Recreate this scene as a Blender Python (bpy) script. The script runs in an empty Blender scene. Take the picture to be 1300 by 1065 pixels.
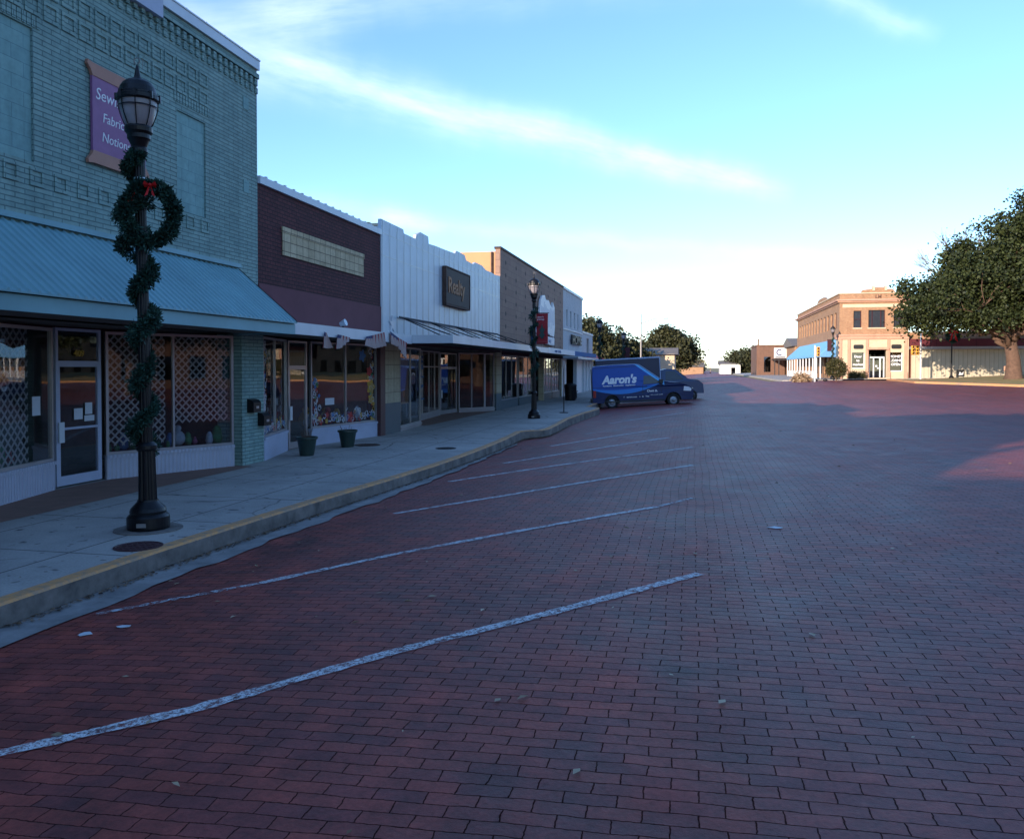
import bpy, math, random
from mathutils import Matrix, Vector
R = random.Random(7)
sc = bpy.context.scene
col = sc.collection
def srgb(r, g, b):
    f = lambda c: (c/255/12.92) if c/255 <= .04045 else ((c/255+.055)/1.055)**2.4
    return (f(r), f(g), f(b), 1)
# ------------------------------------------------------------------ terrain
def sm(t):
    t = max(0.0, min(1.0, t)); return t*t*(3-2*t)
def ground(x, y):
    g0 = .08-.16*sm((y-14)/22)
    if x < -5.5: c = g0
    elif x < 3:
        t = (x+5.5)/8.5; c = g0+(.35-g0)*(1-(1-t)**2)
    else: c = .35
    return c+.65*sm((y-38)/52)*sm((x+5)/20)+.5*sm((x-22)/13)*sm((y-70)/14)
# ------------------------------------------------------------------ materials
M = {}
class NT:
    def __init__(s, name):
        m = bpy.data.materials.new(name); m.use_nodes = True
        s.m = m; s.t = m.node_tree; s.b = s.t.nodes['Principled BSDF']; s.out = s.t.nodes['Material Output']; M[name] = m
    def n(s, typ, ins=None, **kw):
        nd = s.t.nodes.new(typ)
        for k, v in kw.items(): setattr(nd, k, v)
        for k, v in (ins or {}).items():
            if hasattr(v, 'is_linked'): s.t.links.new(v, nd.inputs[k])
            else: nd.inputs[k].default_value = v
        return nd
    def link(s, a, b): s.t.links.new(a, b)
    def obj(s): return s.n('ShaderNodeTexCoord').outputs['Object']
    def gen(s): return s.n('ShaderNodeNewGeometry')
    def noise(s, vec, scale, detail=4, rough=.6):
        return s.n('ShaderNodeTexNoise', {'Vector': vec, 'Scale': scale, 'Detail': detail, 'Roughness': rough}).outputs['Fac']
    def ramp(s, fac, a, b, c0=(0, 0, 0, 1), c1=(1, 1, 1, 1)):
        r = s.n('ShaderNodeValToRGB', {'Fac': fac}); e = r.color_ramp.elements
        e[0].position = a; e[1].position = b; e[0].color = c0; e[1].color = c1
        return r.outputs['Color']
    def mix(s, f, a, b, mode='MIX'):
        nd = s.t.nodes.new('ShaderNodeMix'); nd.data_type = 'RGBA'; nd.blend_type = mode
        for i, v in ((0, f), (6, a), (7, b)):
            if hasattr(v, 'is_linked'): s.t.links.new(v, nd.inputs[i])
            else: nd.inputs[i].default_value = v
        return nd.outputs[2]
    def math(s, op, a, b=0.0, c=0.0):
        nd = s.t.nodes.new('ShaderNodeMath'); nd.operation = op
        for i, v in enumerate((a, b, c)):
            if hasattr(v, 'is_linked'): s.t.links.new(v, nd.inputs[i])
            else: nd.inputs[i].default_value = v
        return nd.outputs[0]
    def bump(s, h, st=.3, dist=.02):
        b = s.n('ShaderNodeBump', {'Height': h, 'Strength': st, 'Distance': dist})
        s.link(b.outputs[0], s.b.inputs['Normal']); return b
    def wallvec(s):            # (horizontal run, height) for any upright face
        g = s.gen(); o = s.obj()
        N = s.n('ShaderNodeSeparateXYZ', {0: g.outputs['True Normal']}); P = s.n('ShaderNodeSeparateXYZ', {0: o})
        ax = s.math('ABSOLUTE', N.outputs[0]); big = s.math('GREATER_THAN', ax, .6)
        u = s.math('ADD', s.math('MULTIPLY', P.outputs[1], big), s.math('MULTIPLY', P.outputs[0], s.math('SUBTRACT', 1.0, big)))
        return s.n('ShaderNodeCombineXYZ', {0: u, 1: P.outputs[2]}).outputs[0]
def plain(name, c, rough=.6, metal=0, var=.25, nscale=3, bump=.15, bscale=25, spec=.5, dirt=None):
    t = NT(name); o = t.obj()
    n = t.noise(o, nscale, 6, .65)
    dark = tuple(v*(1-var) for v in c[:3])+(1,); lite = tuple(min(1, v*(1+var*.6)) for v in c[:3])+(1,)
    t.link(t.ramp(n, .3, .7, dark, lite), t.b.inputs['Base Color'])
    t.b.inputs['Roughness'].default_value = rough; t.b.inputs['Metallic'].default_value = metal
    t.b.inputs['Specular IOR Level'].default_value = spec
    if bump: t.bump(t.noise(o, bscale, 4), bump, .01)
    return t.m
def brick(name, c1, c2, mortar, bw=.21, rh=.075, ms=.008, bump=.5, stain=.35, rough=.85, off=.5, tint=None):
    t = NT(name); v = t.wallvec()
    w = t.n('ShaderNodeTexNoise', {'Vector': v, 'Scale': 6.0}).outputs['Color']
    v2 = t.n('ShaderNodeMixRGB', {'Fac': .006, 'Color1': v, 'Color2': w}, blend_type='ADD').outputs[0]
    b = t.n('ShaderNodeTexBrick', {'Vector': v2, 'Color1': c1, 'Color2': c2, 'Mortar': mortar, 'Scale': 1.0, 'Mortar Size': ms, 'Mortar Smooth': .3, 'Brick Width': bw, 'Row Height': rh, 'Bias': 0.0})
    b.offset = off
    n = t.noise(v, .7, 6, .7); n2 = t.noise(v, 9, 3)
    k = t.mix(stain, b.outputs['Color'], t.ramp(n, .25, .75, (.35, .35, .35, 1), (1.25, 1.25, 1.25, 1)), 'MULTIPLY')
    k = t.mix(.3, k, t.ramp(n2, .3, .7, (.6, .6, .6, 1), (1.3, 1.3, 1.3, 1)), 'MULTIPLY')
    sv = t.n('ShaderNodeVectorMath', {0: v, 1: (2.4, .22, 1)}, operation='MULTIPLY').outputs[0]
    k = t.mix(.4, k, t.ramp(t.noise(sv, 1.4, 5, .7), .32, .68, (.62, .62, .62, 1), (1.15, 1.15, 1.15, 1)), 'MULTIPLY')
    t.link(k, t.b.inputs['Base Color']); t.b.inputs['Roughness'].default_value = rough
    h = t.math('ADD', t.math('MULTIPLY', b.outputs['Fac'], -1.0), t.math('MULTIPLY', n2, .5))
    t.bump(h, bump, .012)
    return t.m
brick('teal_brick', srgb(148, 176, 168), srgb(132, 162, 156), srgb(96, 122, 122), bw=.34, rh=.072, ms=.009, bump=.55, stain=.3)
brick('teal_panel_brick', srgb(140, 178, 174), srgb(132, 170, 168), srgb(110, 146, 148), bw=.42, rh=.2, ms=.006, bump=.3, stain=.25)
brick('maroon_brick', srgb(104, 50, 52), srgb(84, 40, 44), srgb(48, 26, 32), bw=.22, rh=.085, ms=.012, bump=.7, stain=.3)
plain('maroon_stucco', srgb(112, 66, 72), .85, var=.12, nscale=1.5, bump=.1)
brick('cream_tile', srgb(214, 196, 160), srgb(198, 178, 142), srgb(112, 96, 78), bw=.30, rh=.22, ms=.01, bump=.3, stain=.5, off=0)
brick('tan_tile', srgb(190, 178, 150), srgb(180, 166, 140), srgb(120, 108, 92), bw=.5, rh=.42, ms=.01, bump=.2, stain=.2, off=0)
plain('dark_slate_panel', srgb(80, 92, 98), .5, var=.1)
plain('maroon_trim', srgb(78, 48, 50), .5, var=.1)
brick('orange_brick', srgb(184, 140, 104), srgb(166, 120, 88), srgb(160, 136, 112), bw=.22, rh=.08, ms=.01, stain=.25)
brick('brown_brick', srgb(134, 96, 76), srgb(116, 82, 66), srgb(110, 90, 78), bw=.22, rh=.08, ms=.01, stain=.25)
brick('red_brick', srgb(150, 70, 50), srgb(130, 58, 44), srgb(140, 110, 90), bw=.22, rh=.08, ms=.01, stain=.3)
brick('white_brick', srgb(214, 216, 216), srgb(206, 208, 210), srgb(180, 184, 188), bw=.22, rh=.08, ms=.006, stain=.15)
plain('cream_stone', srgb(204, 184, 156), .8, var=.12, nscale=1.2)
plain('pink_stone', srgb(196, 150, 126), .8, var=.15, nscale=1.5)
plain('white_paint', srgb(218, 220, 222), .5, var=.08)
plain('white_metal', srgb(206, 212, 218), .4, var=.12, nscale=.8, bump=.05)
plain('alu_frame', srgb(178, 176, 178), .35, .6, var=.1)
plain('black_metal', srgb(26, 25, 28), .38, .3, var=.3, nscale=8, bump=.12, bscale=60)
plain('dark_metal', srgb(52, 50, 52), .5, .3)
plain('rusty_metal', srgb(84, 62, 52), .8, .1, var=.5, nscale=6)
plain('dark_green_plastic', srgb(34, 56, 52), .45, var=.15)
plain('soil', srgb(58, 46, 38), .95)
plain('interior', srgb(92, 80, 72), .9, var=.5, nscale=1.2, bump=0)
plain('wood_soffit', srgb(104, 92, 84), .8, var=.2)
plain('tan_lattice', srgb(196, 182, 170), .7, var=.1)
plain('teal_trim', srgb(124, 168, 176), .5, var=.14, nscale=1, bump=.03)
plain('lilac_board', srgb(178, 184, 204), .6, var=.08)
plain('sign_purple', srgb(150, 96, 138), .6, var=.12, nscale=5)
plain('sign_tan', srgb(178, 124, 104), .6, var=.12)
plain('sign_white', srgb(226, 226, 230), .5, var=.05, bump=0)
plain('sign_brown', srgb(60, 46, 42), .7, var=.35, nscale=4)
plain('rust_letter', srgb(168, 120, 84), .7, var=.3)
plain('sign_black', srgb(24, 26, 30), .5, var=.1)
plain('fascia_maroon', srgb(94, 28, 38), .5, var=.1)
plain('banner_red', srgb(150, 22, 34), .7, var=.12)
plain('bow_red', srgb(214, 24, 28), .6, var=.1)
plain('sky_blue_cloth', srgb(124, 186, 226), .8, var=.05)
plain('stripe_blue', srgb(60, 104, 160), .8, var=.05)
plain('flag_red', srgb(150, 52, 54), .8, var=.15)
plain('flag_white', srgb(176, 156, 152), .8, var=.1)
plain('flag_blue', srgb(60, 66, 104), .8, var=.15)
plain('traffic_yellow', srgb(224, 170, 60), .5, var=.1)
plain('signal_lens', srgb(60, 30, 20), .3, var=.1)
plain('wood_pole', srgb(128, 104, 86), .9, var=.3)
plain('galvanised', srgb(150, 144, 140), .5, .3, var=.1)
plain('tyre', srgb(28, 28, 30), .85, var=.15)
plain('wheel_steel', srgb(150, 154, 162), .4, .5, var=.1)
plain('chrome', srgb(190, 194, 200), .25, .9, var=.05, bump=0)
plain('red_lens', srgb(150, 16, 28), .25, var=.1, bump=0)
plain('clear_lens', srgb(206, 212, 222), .15, var=.05, bump=0)
plain('roof_grey', srgb(120, 112, 106), .9, var=.2)
plain('house_white', srgb(222, 218, 210), .8, var=.08)
plain('brush_brown', srgb(168, 126, 92), .95, var=.3)
plain('dark_fabric', srgb(66, 30, 38), .9, var=.2)
plain('paper', srgb(206, 210, 216), .8, var=.04, bump=0)
for nm, c in (('goods_pink', (190, 110, 140)), ('goods_red', (170, 54, 50)), ('goods_blue', (80, 120, 170)), ('goods_gold', (190, 150, 60)), ('goods_green', (70, 130, 80)), ('goods_white', (200, 200, 206))):
    plain(nm, srgb(*c), .7, var=.2, nscale=9)
# window glass: reflects like glass, lets the rest through
def glassmat(name, tint, boost=.04, ior=1.6):
    t = NT(name); fr = t.n('ShaderNodeFresnel', {'IOR': ior}).outputs[0]
    g = t.n('ShaderNodeBsdfGlossy', {'Color': (.95, .95, .95, 1), 'Roughness': .01})
    wob = t.n('ShaderNodeBump', {'Height': t.noise(t.obj(), .9, 1), 'Strength': .03, 'Distance': .05}); t.link(wob.outputs[0], g.inputs['Normal'])
    tr = t.n('ShaderNodeBsdfTransparent', {'Color': tint})
    mx = t.n('ShaderNodeMixShader', {0: t.math('MULTIPLY', t.math('ADD', fr, boost), t.math('SUBTRACT', 1.0, t.gen().outputs['Backfacing'])), 1: tr.outputs[0], 2: g.outputs[0]}); t.link(mx.outputs[0], t.out.inputs[0])
glassmat('shop_glass', (.80, .84, .88, 1), .03, 1.6)
plain('far_pane', srgb(52, 56, 64), .25, var=.2, bump=0)
glassmat('dark_glass', (.12, .13, .14, 1), .06)
# road brick
t = NT('road_brick'); o = t.obj()
wn = t.n('ShaderNodeTexNoise', {'Vector': o, 'Scale': 4.5, 'Detail': 4.0}).outputs['Color']
wn2 = t.n('ShaderNodeTexNoise', {'Vector': o, 'Scale': .35, 'Detail': 2.0}).outputs['Color']
wn3 = t.n('ShaderNodeTexNoise', {'Vector': o, 'Scale': 30.0, 'Detail': 3.0}).outputs['Color']
v = t.n('ShaderNodeMixRGB', {'Fac': .04, 'Color1': o, 'Color2': wn}, blend_type='ADD').outputs[0]
v = t.n('ShaderNodeMixRGB', {'Fac': .12, 'Color1': v, 'Color2': wn2}, blend_type='ADD').outputs[0]
v = t.n('ShaderNodeMixRGB', {'Fac': .013, 'Color1': v, 'Color2': wn3}, blend_type='ADD').outputs[0]
def rb(c1, c2, cm_, bias):
    b = t.n('ShaderNodeTexBrick', {'Vector': v, 'Color1': c1, 'Color2': c2, 'Mortar': cm_, 'Scale': 1.0, 'Mortar Size': .005, 'Mortar Smooth': .8, 'Brick Width': .25, 'Row Height': .108, 'Bias': bias}); b.offset = .5; b.offset_frequency = 2; return b
b = rb(srgb(160, 76, 62), srgb(126, 64, 60), srgb(66, 42, 39), 0.0); hb = rb((1, 1, 1, 1), (0, 0, 0, 1), (0, 0, 0, 1), 0.0)
n1 = t.noise(o, .16, 5, .6); n2 = t.noise(o, 1.3, 6, .7); n3 = t.noise(o, 34, 6, .75); n4 = t.noise(o, 5, 4, .6)
k = t.mix(.8, b.outputs['Color'], t.ramp(n1, .3, .72, (.62, .6, .64, 1), (1.15, 1.1, 1.1, 1)), 'MULTIPLY')
k = t.mix(.8, k, t.ramp(n2, .25, .78, (.5, .5, .54, 1), (1.4, 1.3, 1.3, 1)), 'MULTIPLY')
k = t.mix(.75, k, t.ramp(n4, .3, .7, (.6, .6, .62, 1), (1.35, 1.3, 1.28, 1)), 'MULTIPLY')
k = t.mix(.6, k, t.ramp(n3, .3, .7, (.45, .45, .45, 1), (1.5, 1.5, 1.5, 1)), 'MULTIPLY')
k = t.mix(t.math('MULTIPLY', t.ramp(t.noise(o, .5, 5, .75), .5, .78), .2), k, srgb(104, 90, 94))
sp_ = t.n('ShaderNodeSeparateXYZ', {0: o}).outputs
lane = t.ramp(t.math('ADD', sp_[0], t.math('MULTIPLY', t.noise(o, .6, 3), .5)), .45, .75)      # bricks polished by traffic beyond the parking bays
k = t.mix(t.math('MULTIPLY', lane, .08), k, srgb(120, 104, 110))
tv = t.n('ShaderNodeCombineXYZ', {0: t.math('MULTIPLY', sp_[0], .9), 1: t.math('MULTIPLY', sp_[1], .05)}).outputs[0]
k = t.mix(.45, k, t.ramp(t.noise(tv, 1.6, 4, .6), .35, .65, (.68, .68, .70, 1), (1.2, 1.18, 1.18, 1)), 'MULTIPLY')
k = t.mix(t.math('MULTIPLY', t.ramp(t.noise(o, .9, 2, .4), .68, .74), .5), k, srgb(40, 30, 30))
t.link(k, t.b.inputs['Base Color'])
isb = t.math('SUBTRACT', 1.0, b.outputs['Fac'])
t.link(t.math('ADD', t.ramp(n2, .2, .8, (.46, .46, .46, 1), (.7, .7, .7, 1)), t.math('SUBTRACT', t.math('MULTIPLY', b.outputs['Fac'], .4), t.math('MULTIPLY', lane, .03))), t.b.inputs['Roughness'])
t.link(t.math('MULTIPLY', isb, .42), t.b.inputs['Specular IOR Level'])
h = t.math('ADD', t.math('MULTIPLY', b.outputs['Fac'], -1.6), t.math('ADD', t.math('MULTIPLY', n3, .6), t.math('ADD', t.math('MULTIPLY', n4, 1.1), t.math('MULTIPLY', hb.outputs['Color'], .35))))
t.bump(h, .6, .012)
# pavement concrete with saw joints
t = NT('pavement'); o = t.obj()
b = t.n('ShaderNodeTexBrick', {'Vector': o, 'Color1': (1, 1, 1, 1), 'Color2': (.9, .9, .9, 1), 'Mortar': (.25, .25, .25, 1), 'Scale': 1.0, 'Mortar Size': .014, 'Mortar Smooth': .3, 'Brick Width': 1.65, 'Row Height': 1.9}); b.offset = 0
k = t.ramp(t.noise(o, .8, 7, .7), .3, .72, srgb(152, 146, 140), srgb(188, 180, 172))
k = t.mix(1.0, k, b.outputs['Color'], 'MULTIPLY')
k = t.mix(.5, k, t.ramp(t.noise(o, 40, 3), .3, .7, (.7, .7, .7, 1), (1.25, 1.25, 1.25, 1)), 'MULTIPLY')
k = t.mix(t.ramp(t.noise(o, 3.1, 3, .5), .66, .72), k, srgb(100, 96, 92))
vo = t.n('ShaderNodeTexVoronoi', {'Vector': t.n('ShaderNodeMixRGB', {'Fac': .35, 'Color1': o, 'Color2': t.n('ShaderNodeTexNoise', {'Vector': o, 'Scale': 1.5}).outputs['Color']}, blend_type='ADD').outputs[0], 'Scale': .33}, feature='DISTANCE_TO_EDGE').outputs[0]
k = t.mix(t.math('MULTIPLY', t.ramp(vo, .002, .006, (1, 1, 1, 1), (0, 0, 0, 1)), t.ramp(t.noise(o, .3, 2), .5, .56)), k, srgb(70, 66, 62))
k = t.mix(t.math('MULTIPLY', t.ramp(t.noise(o, 9, 1, .3), .73, .75), .6), k, srgb(64, 60, 58))
t.link(k, t.b.inputs['Base Color']); t.b.inputs['Roughness'].default_value = .85
t.bump(t.math('ADD', t.noise(o, 60, 3), t.math('MULTIPLY', b.outputs['Fac'], -2.0)), .25, .006)
plain('kerb_concrete', srgb(122, 114, 108), .9, var=.6, nscale=2.5, bump=.5, bscale=14)
plain('gutter_concrete', srgb(140, 136, 134), .85, var=.4, nscale=3, bump=.4, bscale=18)
plain('terracotta_patch', srgb(140, 106, 92), .9, var=.2, nscale=3)
def worn(name, c, c_under, lo, hi, scale):
    t = NT(name); o = t.obj()
    f = t.math('MULTIPLY', t.math('MULTIPLY', t.ramp(t.noise(o, scale, 6, .75), lo, hi), t.ramp(t.noise(o, scale*3.5, 4, .8), .39, .50)) if not c_under else t.ramp(t.noise(o, scale, 6, .75), lo, hi), t.ramp(t.noise(o, scale*.12, 3, .6), lo-.15, hi-.1))
    if c_under:
        t.link(t.mix(f, c_under, c), t.b.inputs['Base Color'])
    else:
        t.link(t.mix(t.noise(o, 12, 4), tuple(x*.75 for x in c[:3])+(1,), c), t.b.inputs['Base Color']); t.link(f, t.b.inputs['Alpha'])
    t.b.inputs['Roughness'].default_value = .8
worn('yellow_kerb', srgb(214, 152, 96), srgb(150, 132, 114), .34, .56, 9)
worn('line_paint', srgb(226, 226, 228), None, .35, .53, 13)
worn('faint_paint', srgb(210, 210, 214), None, .42, .58, 11)
t = NT('dry_ground'); o = t.obj()
k = t.ramp(t.noise(o, .05, 6, .7), .35, .65, srgb(150, 124, 88), srgb(112, 108, 66)); k = t.mix(.5, k, t.ramp(t.noise(o, 2, 6, .8), .3, .7, (.6, .6, .6, 1), (1.2, 1.2, 1.2, 1)), 'MULTIPLY')
t.link(k, t.b.inputs['Base Color']); t.b.inputs['Roughness'].default_value = .95
t = NT('winter_lawn'); o = t.obj()
k = t.ramp(t.noise(o, .5, 6, .7), .35, .65, srgb(176, 140, 90), srgb(128, 126, 70)); k = t.mix(.6, k, t.ramp(t.noise(o, 14, 4, .8), .3, .7, (.6, .6, .6, 1), (1.3, 1.3, 1.3, 1)), 'MULTIPLY')
t.link(k, t.b.inputs['Base Color']); t.b.inputs['Roughness'].default_value = .95
# ribbed metals: ribs run across the long direction
def ribbed(name, c, axis, period, bump, var=.1, groove=None, rough=.45, sharp=False):
    t = NT(name); P = t.n('ShaderNodeSeparateXYZ', {0: t.obj()})
    ph = t.math('FRACT', t.math('DIVIDE', P.outputs[axis], period))
    tri = t.math('ABSOLUTE', t.math('SUBTRACT', ph, .5))
    n = t.noise(t.obj(), 1.2, 6, .7)
    k = t.ramp(n, .3, .7, tuple(x*(1-var) for x in c[:3])+(1,), tuple(min(1, x*(1+var*.5)) for x in c[:3])+(1,))
    if groove: k = t.mix(t.ramp(tri, .455, .49), k, groove)
    t.link(k, t.b.inputs['Base Color']); t.b.inputs['Roughness'].default_value = rough
    t.bump(t.ramp(tri, .3, .45) if sharp else t.math('SINE', t.math('MULTIPLY', P.outputs[axis], 6.2832/period)), bump, .02)
ribbed('ribbed_board', srgb(188, 190, 206), 1, .07, .5)
ribbed('white_panels', srgb(198, 208, 218), 1, .62, .3, .14, srgb(110, 124, 142), .45, True)
ribbed('cream_panels', srgb(194, 182, 158), 0, .42, .6, .08, srgb(118, 108, 92), .6, True)
ribbed('blue_stripe_cloth', srgb(96, 150, 200), 0, .3, .1, .05, srgb(44, 74, 120))
# brown panels with rows of round vents
t = NT('brown_panels'); P = t.n('ShaderNodeSeparateXYZ', {0: t.obj()})
fy = t.math('SUBTRACT', t.math('FRACT', t.math('DIVIDE', P.outputs[1], 2.4)), .5); fz = t.math('SUBTRACT', t.math('FRACT', t.math('DIVIDE', P.outputs[2], .62)), .5)
d = t.math('SQRT', t.math('ADD', t.math('POWER', t.math('MULTIPLY', fy, 2.4), 2.0), t.math('POWER', t.math('MULTIPLY', fz, .62), 2.0)))
bb = t.n('ShaderNodeTexBrick', {'Vector': t.wallvec(), 'Color1': srgb(156, 124, 106), 'Color2': srgb(146, 114, 98), 'Mortar': srgb(118, 94, 82), 'Scale': 1.0, 'Mortar Size': .01, 'Brick Width': 1.2, 'Row Height': .31})
k = t.mix(t.ramp(d, .09, .13, (1, 1, 1, 1), (0, 0, 0, 1)), bb.outputs['Color'], srgb(50, 38, 36))
t.link(t.mix(.4, k, t.ramp(t.noise(t.obj(), 1.2, 6, .7), .3, .7, (.7, .7, .7, 1), (1.2, 1.2, 1.2, 1)), 'MULTIPLY'), t.b.inputs['Base Color']); t.b.inputs['Roughness'].default_value = .8
plain('tan_stucco', srgb(206, 150, 108), .9, var=.1, nscale=1)
# foliage
def leafmat(name, a, b, rough=.6):
    t = NT(name); g = t.gen()
    t.link(t.ramp(g.outputs['Random Per Island'], 0, 1, a, b), t.b.inputs['Base Color']); t.b.inputs['Roughness'].default_value = rough
    t.b.inputs['Specular IOR Level'].default_value = .25
leafmat('oak_leaf', srgb(22, 32, 15), srgb(64, 72, 38)); leafmat('dark_leaf', srgb(30, 35, 22), srgb(76, 76, 48))
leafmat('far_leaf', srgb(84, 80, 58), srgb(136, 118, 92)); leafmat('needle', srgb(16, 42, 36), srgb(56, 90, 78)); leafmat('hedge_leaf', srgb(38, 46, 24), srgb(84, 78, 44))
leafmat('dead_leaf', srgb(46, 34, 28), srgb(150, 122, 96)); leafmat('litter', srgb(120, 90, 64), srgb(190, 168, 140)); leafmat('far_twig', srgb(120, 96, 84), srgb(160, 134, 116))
plain('bark', srgb(104, 80, 66), .95, var=.35, nscale=4, bump=.8, bscale=12); plain('twig', srgb(104, 84, 74), .95, var=.2, bump=0)
# lamp globe
t = NT('lamp_globe'); t.b.inputs['Base Color'].default_value = srgb(176, 166, 168); t.b.inputs['Roughness'].default_value = .3; t.b.inputs['Transmission Weight'].default_value = .35
# van livery
t = NT('van_paint'); P = t.n('ShaderNodeSeparateXYZ', {0: t.obj()}); X_, Z_ = P.outputs[0], P.outputs[2]
# swoosh centre height along the side
cz = t.math('ADD', .98, t.math('MULTIPLY', t.math('POWER', t.math('MULTIPLY', t.math('ABSOLUTE', t.math('SUBTRACT', X_, 1.7)), .42), 2.0), .42))
dz = t.math('SUBTRACT', Z_, cz)
low = t.math('LESS_THAN', dz, 0.0)
wd = t.math('ADD', .03, t.math('MULTIPLY', t.math('ABSOLUTE', t.math('SINE', t.math('MULTIPLY', X_, .8))), .10))
sw = t.math('MULTIPLY', t.math('LESS_THAN', t.math('ABSOLUTE', dz), wd), t.math('LESS_THAN', X_, 4.15))
k = t.mix(low, srgb(28, 76, 160), srgb(18, 38, 84)); k = t.mix(sw, k, srgb(44, 128, 208))
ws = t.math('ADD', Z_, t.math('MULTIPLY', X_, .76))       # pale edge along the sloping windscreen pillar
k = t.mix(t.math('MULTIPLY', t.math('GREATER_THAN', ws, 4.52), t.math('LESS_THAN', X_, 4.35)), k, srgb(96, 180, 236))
t.link(t.mix(t.math('GREATER_THAN', X_, 4.3), k, srgb(16, 34, 78)), t.b.inputs['Base Color']); t.b.inputs['Roughness'].default_value = .4; t.b.inputs['Specular IOR Level'].default_value = .3
plain('truck_blue', srgb(14, 28, 64), .4, var=.08, bump=0); plain('truck_cab', srgb(34, 54, 92), .35, var=.05, bump=0); plain('pale_trim', srgb(160, 176, 206), .5)

# ------------------------------------------------------------------ mesh helpers
ORG = {}
class MB:
    def __init__(s): s.v = []; s.f = []; s.mi = []; s.k = 0
    def poly(s, pts):
        n = len(s.v); s.v += [tuple(p) for p in pts]; s.f.append(tuple(range(n, n+len(pts)))); s.mi.append(s.k)
    def hexa(s, a, b):        # a,b: four corners each (bottom ring, top ring)
        n = len(s.v); s.v += [tuple(p) for p in a]+[tuple(p) for p in b]
        for q in ((3, 2, 1, 0), (4, 5, 6, 7), (0, 1, 5, 4), (1, 2, 6, 5), (2, 3, 7, 6), (3, 0, 4, 7)):
            s.f.append(tuple(n+i for i in q)); s.mi.append(s.k)
    def box(s, x0, x1, y0, y1, z0, z1):
        s.hexa([(x0, y0, z0), (x1, y0, z0), (x1, y1, z0), (x0, y1, z0)], [(x0, y0, z1), (x1, y0, z1), (x1, y1, z1), (x0, y1, z1)]); return s
    def bar(s, a, b, z0, z1, t, out=0.0):   # upright slab over plan points a-b, thickness t, pushed out by `out` to the right-hand side
        dx, dy = b[0]-a[0], b[1]-a[1]; L = math.hypot(dx, dy) or 1; nx, ny = dy/L, -dx/L
        o0, o1 = out-t/2, out+t/2
        q = [(a[0]+nx*o1, a[1]+ny*o1), (b[0]+nx*o1, b[1]+ny*o1), (b[0]+nx*o0, b[1]+ny*o0), (a[0]+nx*o0, a[1]+ny*o0)]
        s.hexa([(x, y, z0) for x, y in q], [(x, y, z1) for x, y in q]); return s
    def prism(s, pts, f, d0, d1):           # pts 2D polygon; f(u,w,d) -> point
        n = len(s.v); m = len(pts)
        s.v += [f(u, w, d0) for u, w in pts]+[f(u, w, d1) for u, w in pts]
        s.f.append(tuple(range(n+m-1, n-1, -1))); s.f.append(tuple(range(n+m, n+2*m))); s.mi += [s.k]*2
        for i in range(m):
            j = (i+1) % m; s.f.append((n+i, n+j, n+m+j, n+m+i)); s.mi.append(s.k)
        return s
    def tube(s, pts, rad, n=8, caps=True):
        if not isinstance(rad, (list, tuple)): rad = [rad]*len(pts)
        P = [Vector(p) for p in pts]; base = len(s.v); prev = None
        for i, p in enumerate(P):
            d = (P[min(i+1, len(P)-1)]-P[max(i-1, 0)])
            d = d.normalized() if d.length > 1e-9 else Vector((0, 0, 1))
            if prev is None:
                ref = Vector((0, 0, 1)) if abs(d.z) < .9 else Vector((1, 0, 0)); a = d.cross(ref).normalized()
            else: a = (prev-d*prev.dot(d)); a = a.normalized() if a.length > 1e-6 else d.orthogonal().normalized()
            prev = a; b = d.cross(a)
            for k in range(n):
                w = 2*math.pi*k/n; s.v.append(tuple(p+(a*math.cos(w)+b*math.sin(w))*rad[i]))
        for i in range(len(P)-1):
            for k in range(n):
                q = (k+1) % n; s.f.append((base+i*n+k, base+i*n+q, base+(i+1)*n+q, base+(i+1)*n+k)); s.mi.append(s.k)
        if caps:
            s.f.append(tuple(base+k for k in range(n-1, -1, -1))); s.f.append(tuple(base+(len(P)-1)*n+k for k in range(n))); s.mi += [s.k]*2
        return s
    def lathe(s, prof, c=(0, 0, 0), n=24):   # prof: (r,z)
        s.tube_profile(prof, c, n); return s
    def tube_profile(s, prof, c, n):
        base = len(s.v)
        for r, z in prof:
            for k in range(n):
                w = 2*math.pi*k/n; s.v.append((c[0]+max(r, .0005)*math.cos(w), c[1]+max(r, .0005)*math.sin(w), c[2]+z))
        for i in range(len(prof)-1):
            for k in range(n):
                q = (k+1) % n; s.f.append((base+i*n+k, base+i*n+q, base+(i+1)*n+q, base+(i+1)*n+k)); s.mi.append(s.k)
        s.f.append(tuple(base+k for k in range(n-1, -1, -1))); s.f.append(tuple(base+(len(prof)-1)*n+k for k in range(n))); s.mi += [s.k]*2
    def ball(s, c, r, n=10, m=6, squash=1):
        pr = [(r*math.sin(math.pi*i/m), -r*squash*math.cos(math.pi*i/m)) for i in range(m+1)]; s.tube_profile(pr, c, n); return s
    def build(s, name, mats, parent=None, smooth=False, bevel=0):
        me = bpy.data.meshes.new(name); o = Vector(ORG.get(parent.name, (0, 0, 0))) if parent else Vector((0, 0, 0))
        me.from_pydata([(x-o.x, y-o.y, z-o.z) for x, y, z in s.v], [], s.f)
        if not isinstance(mats, (list, tuple)): mats = [mats]
        for m in mats: me.materials.append(M[m])
        if len(mats) > 1: me.polygons.foreach_set('material_index', s.mi)
        if smooth: me.polygons.foreach_set('use_smooth', [True]*len(me.polygons))
        me.update()
        ob = bpy.data.objects.new(name, me); col.objects.link(ob)
        if parent: ob.parent = parent; ORG[ob.name] = tuple(o)
        if bevel:
            bv = ob.modifiers.new('bevel', 'BEVEL'); bv.width = bevel; bv.segments = 2; bv.limit_method = 'ANGLE'
        return ob
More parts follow.
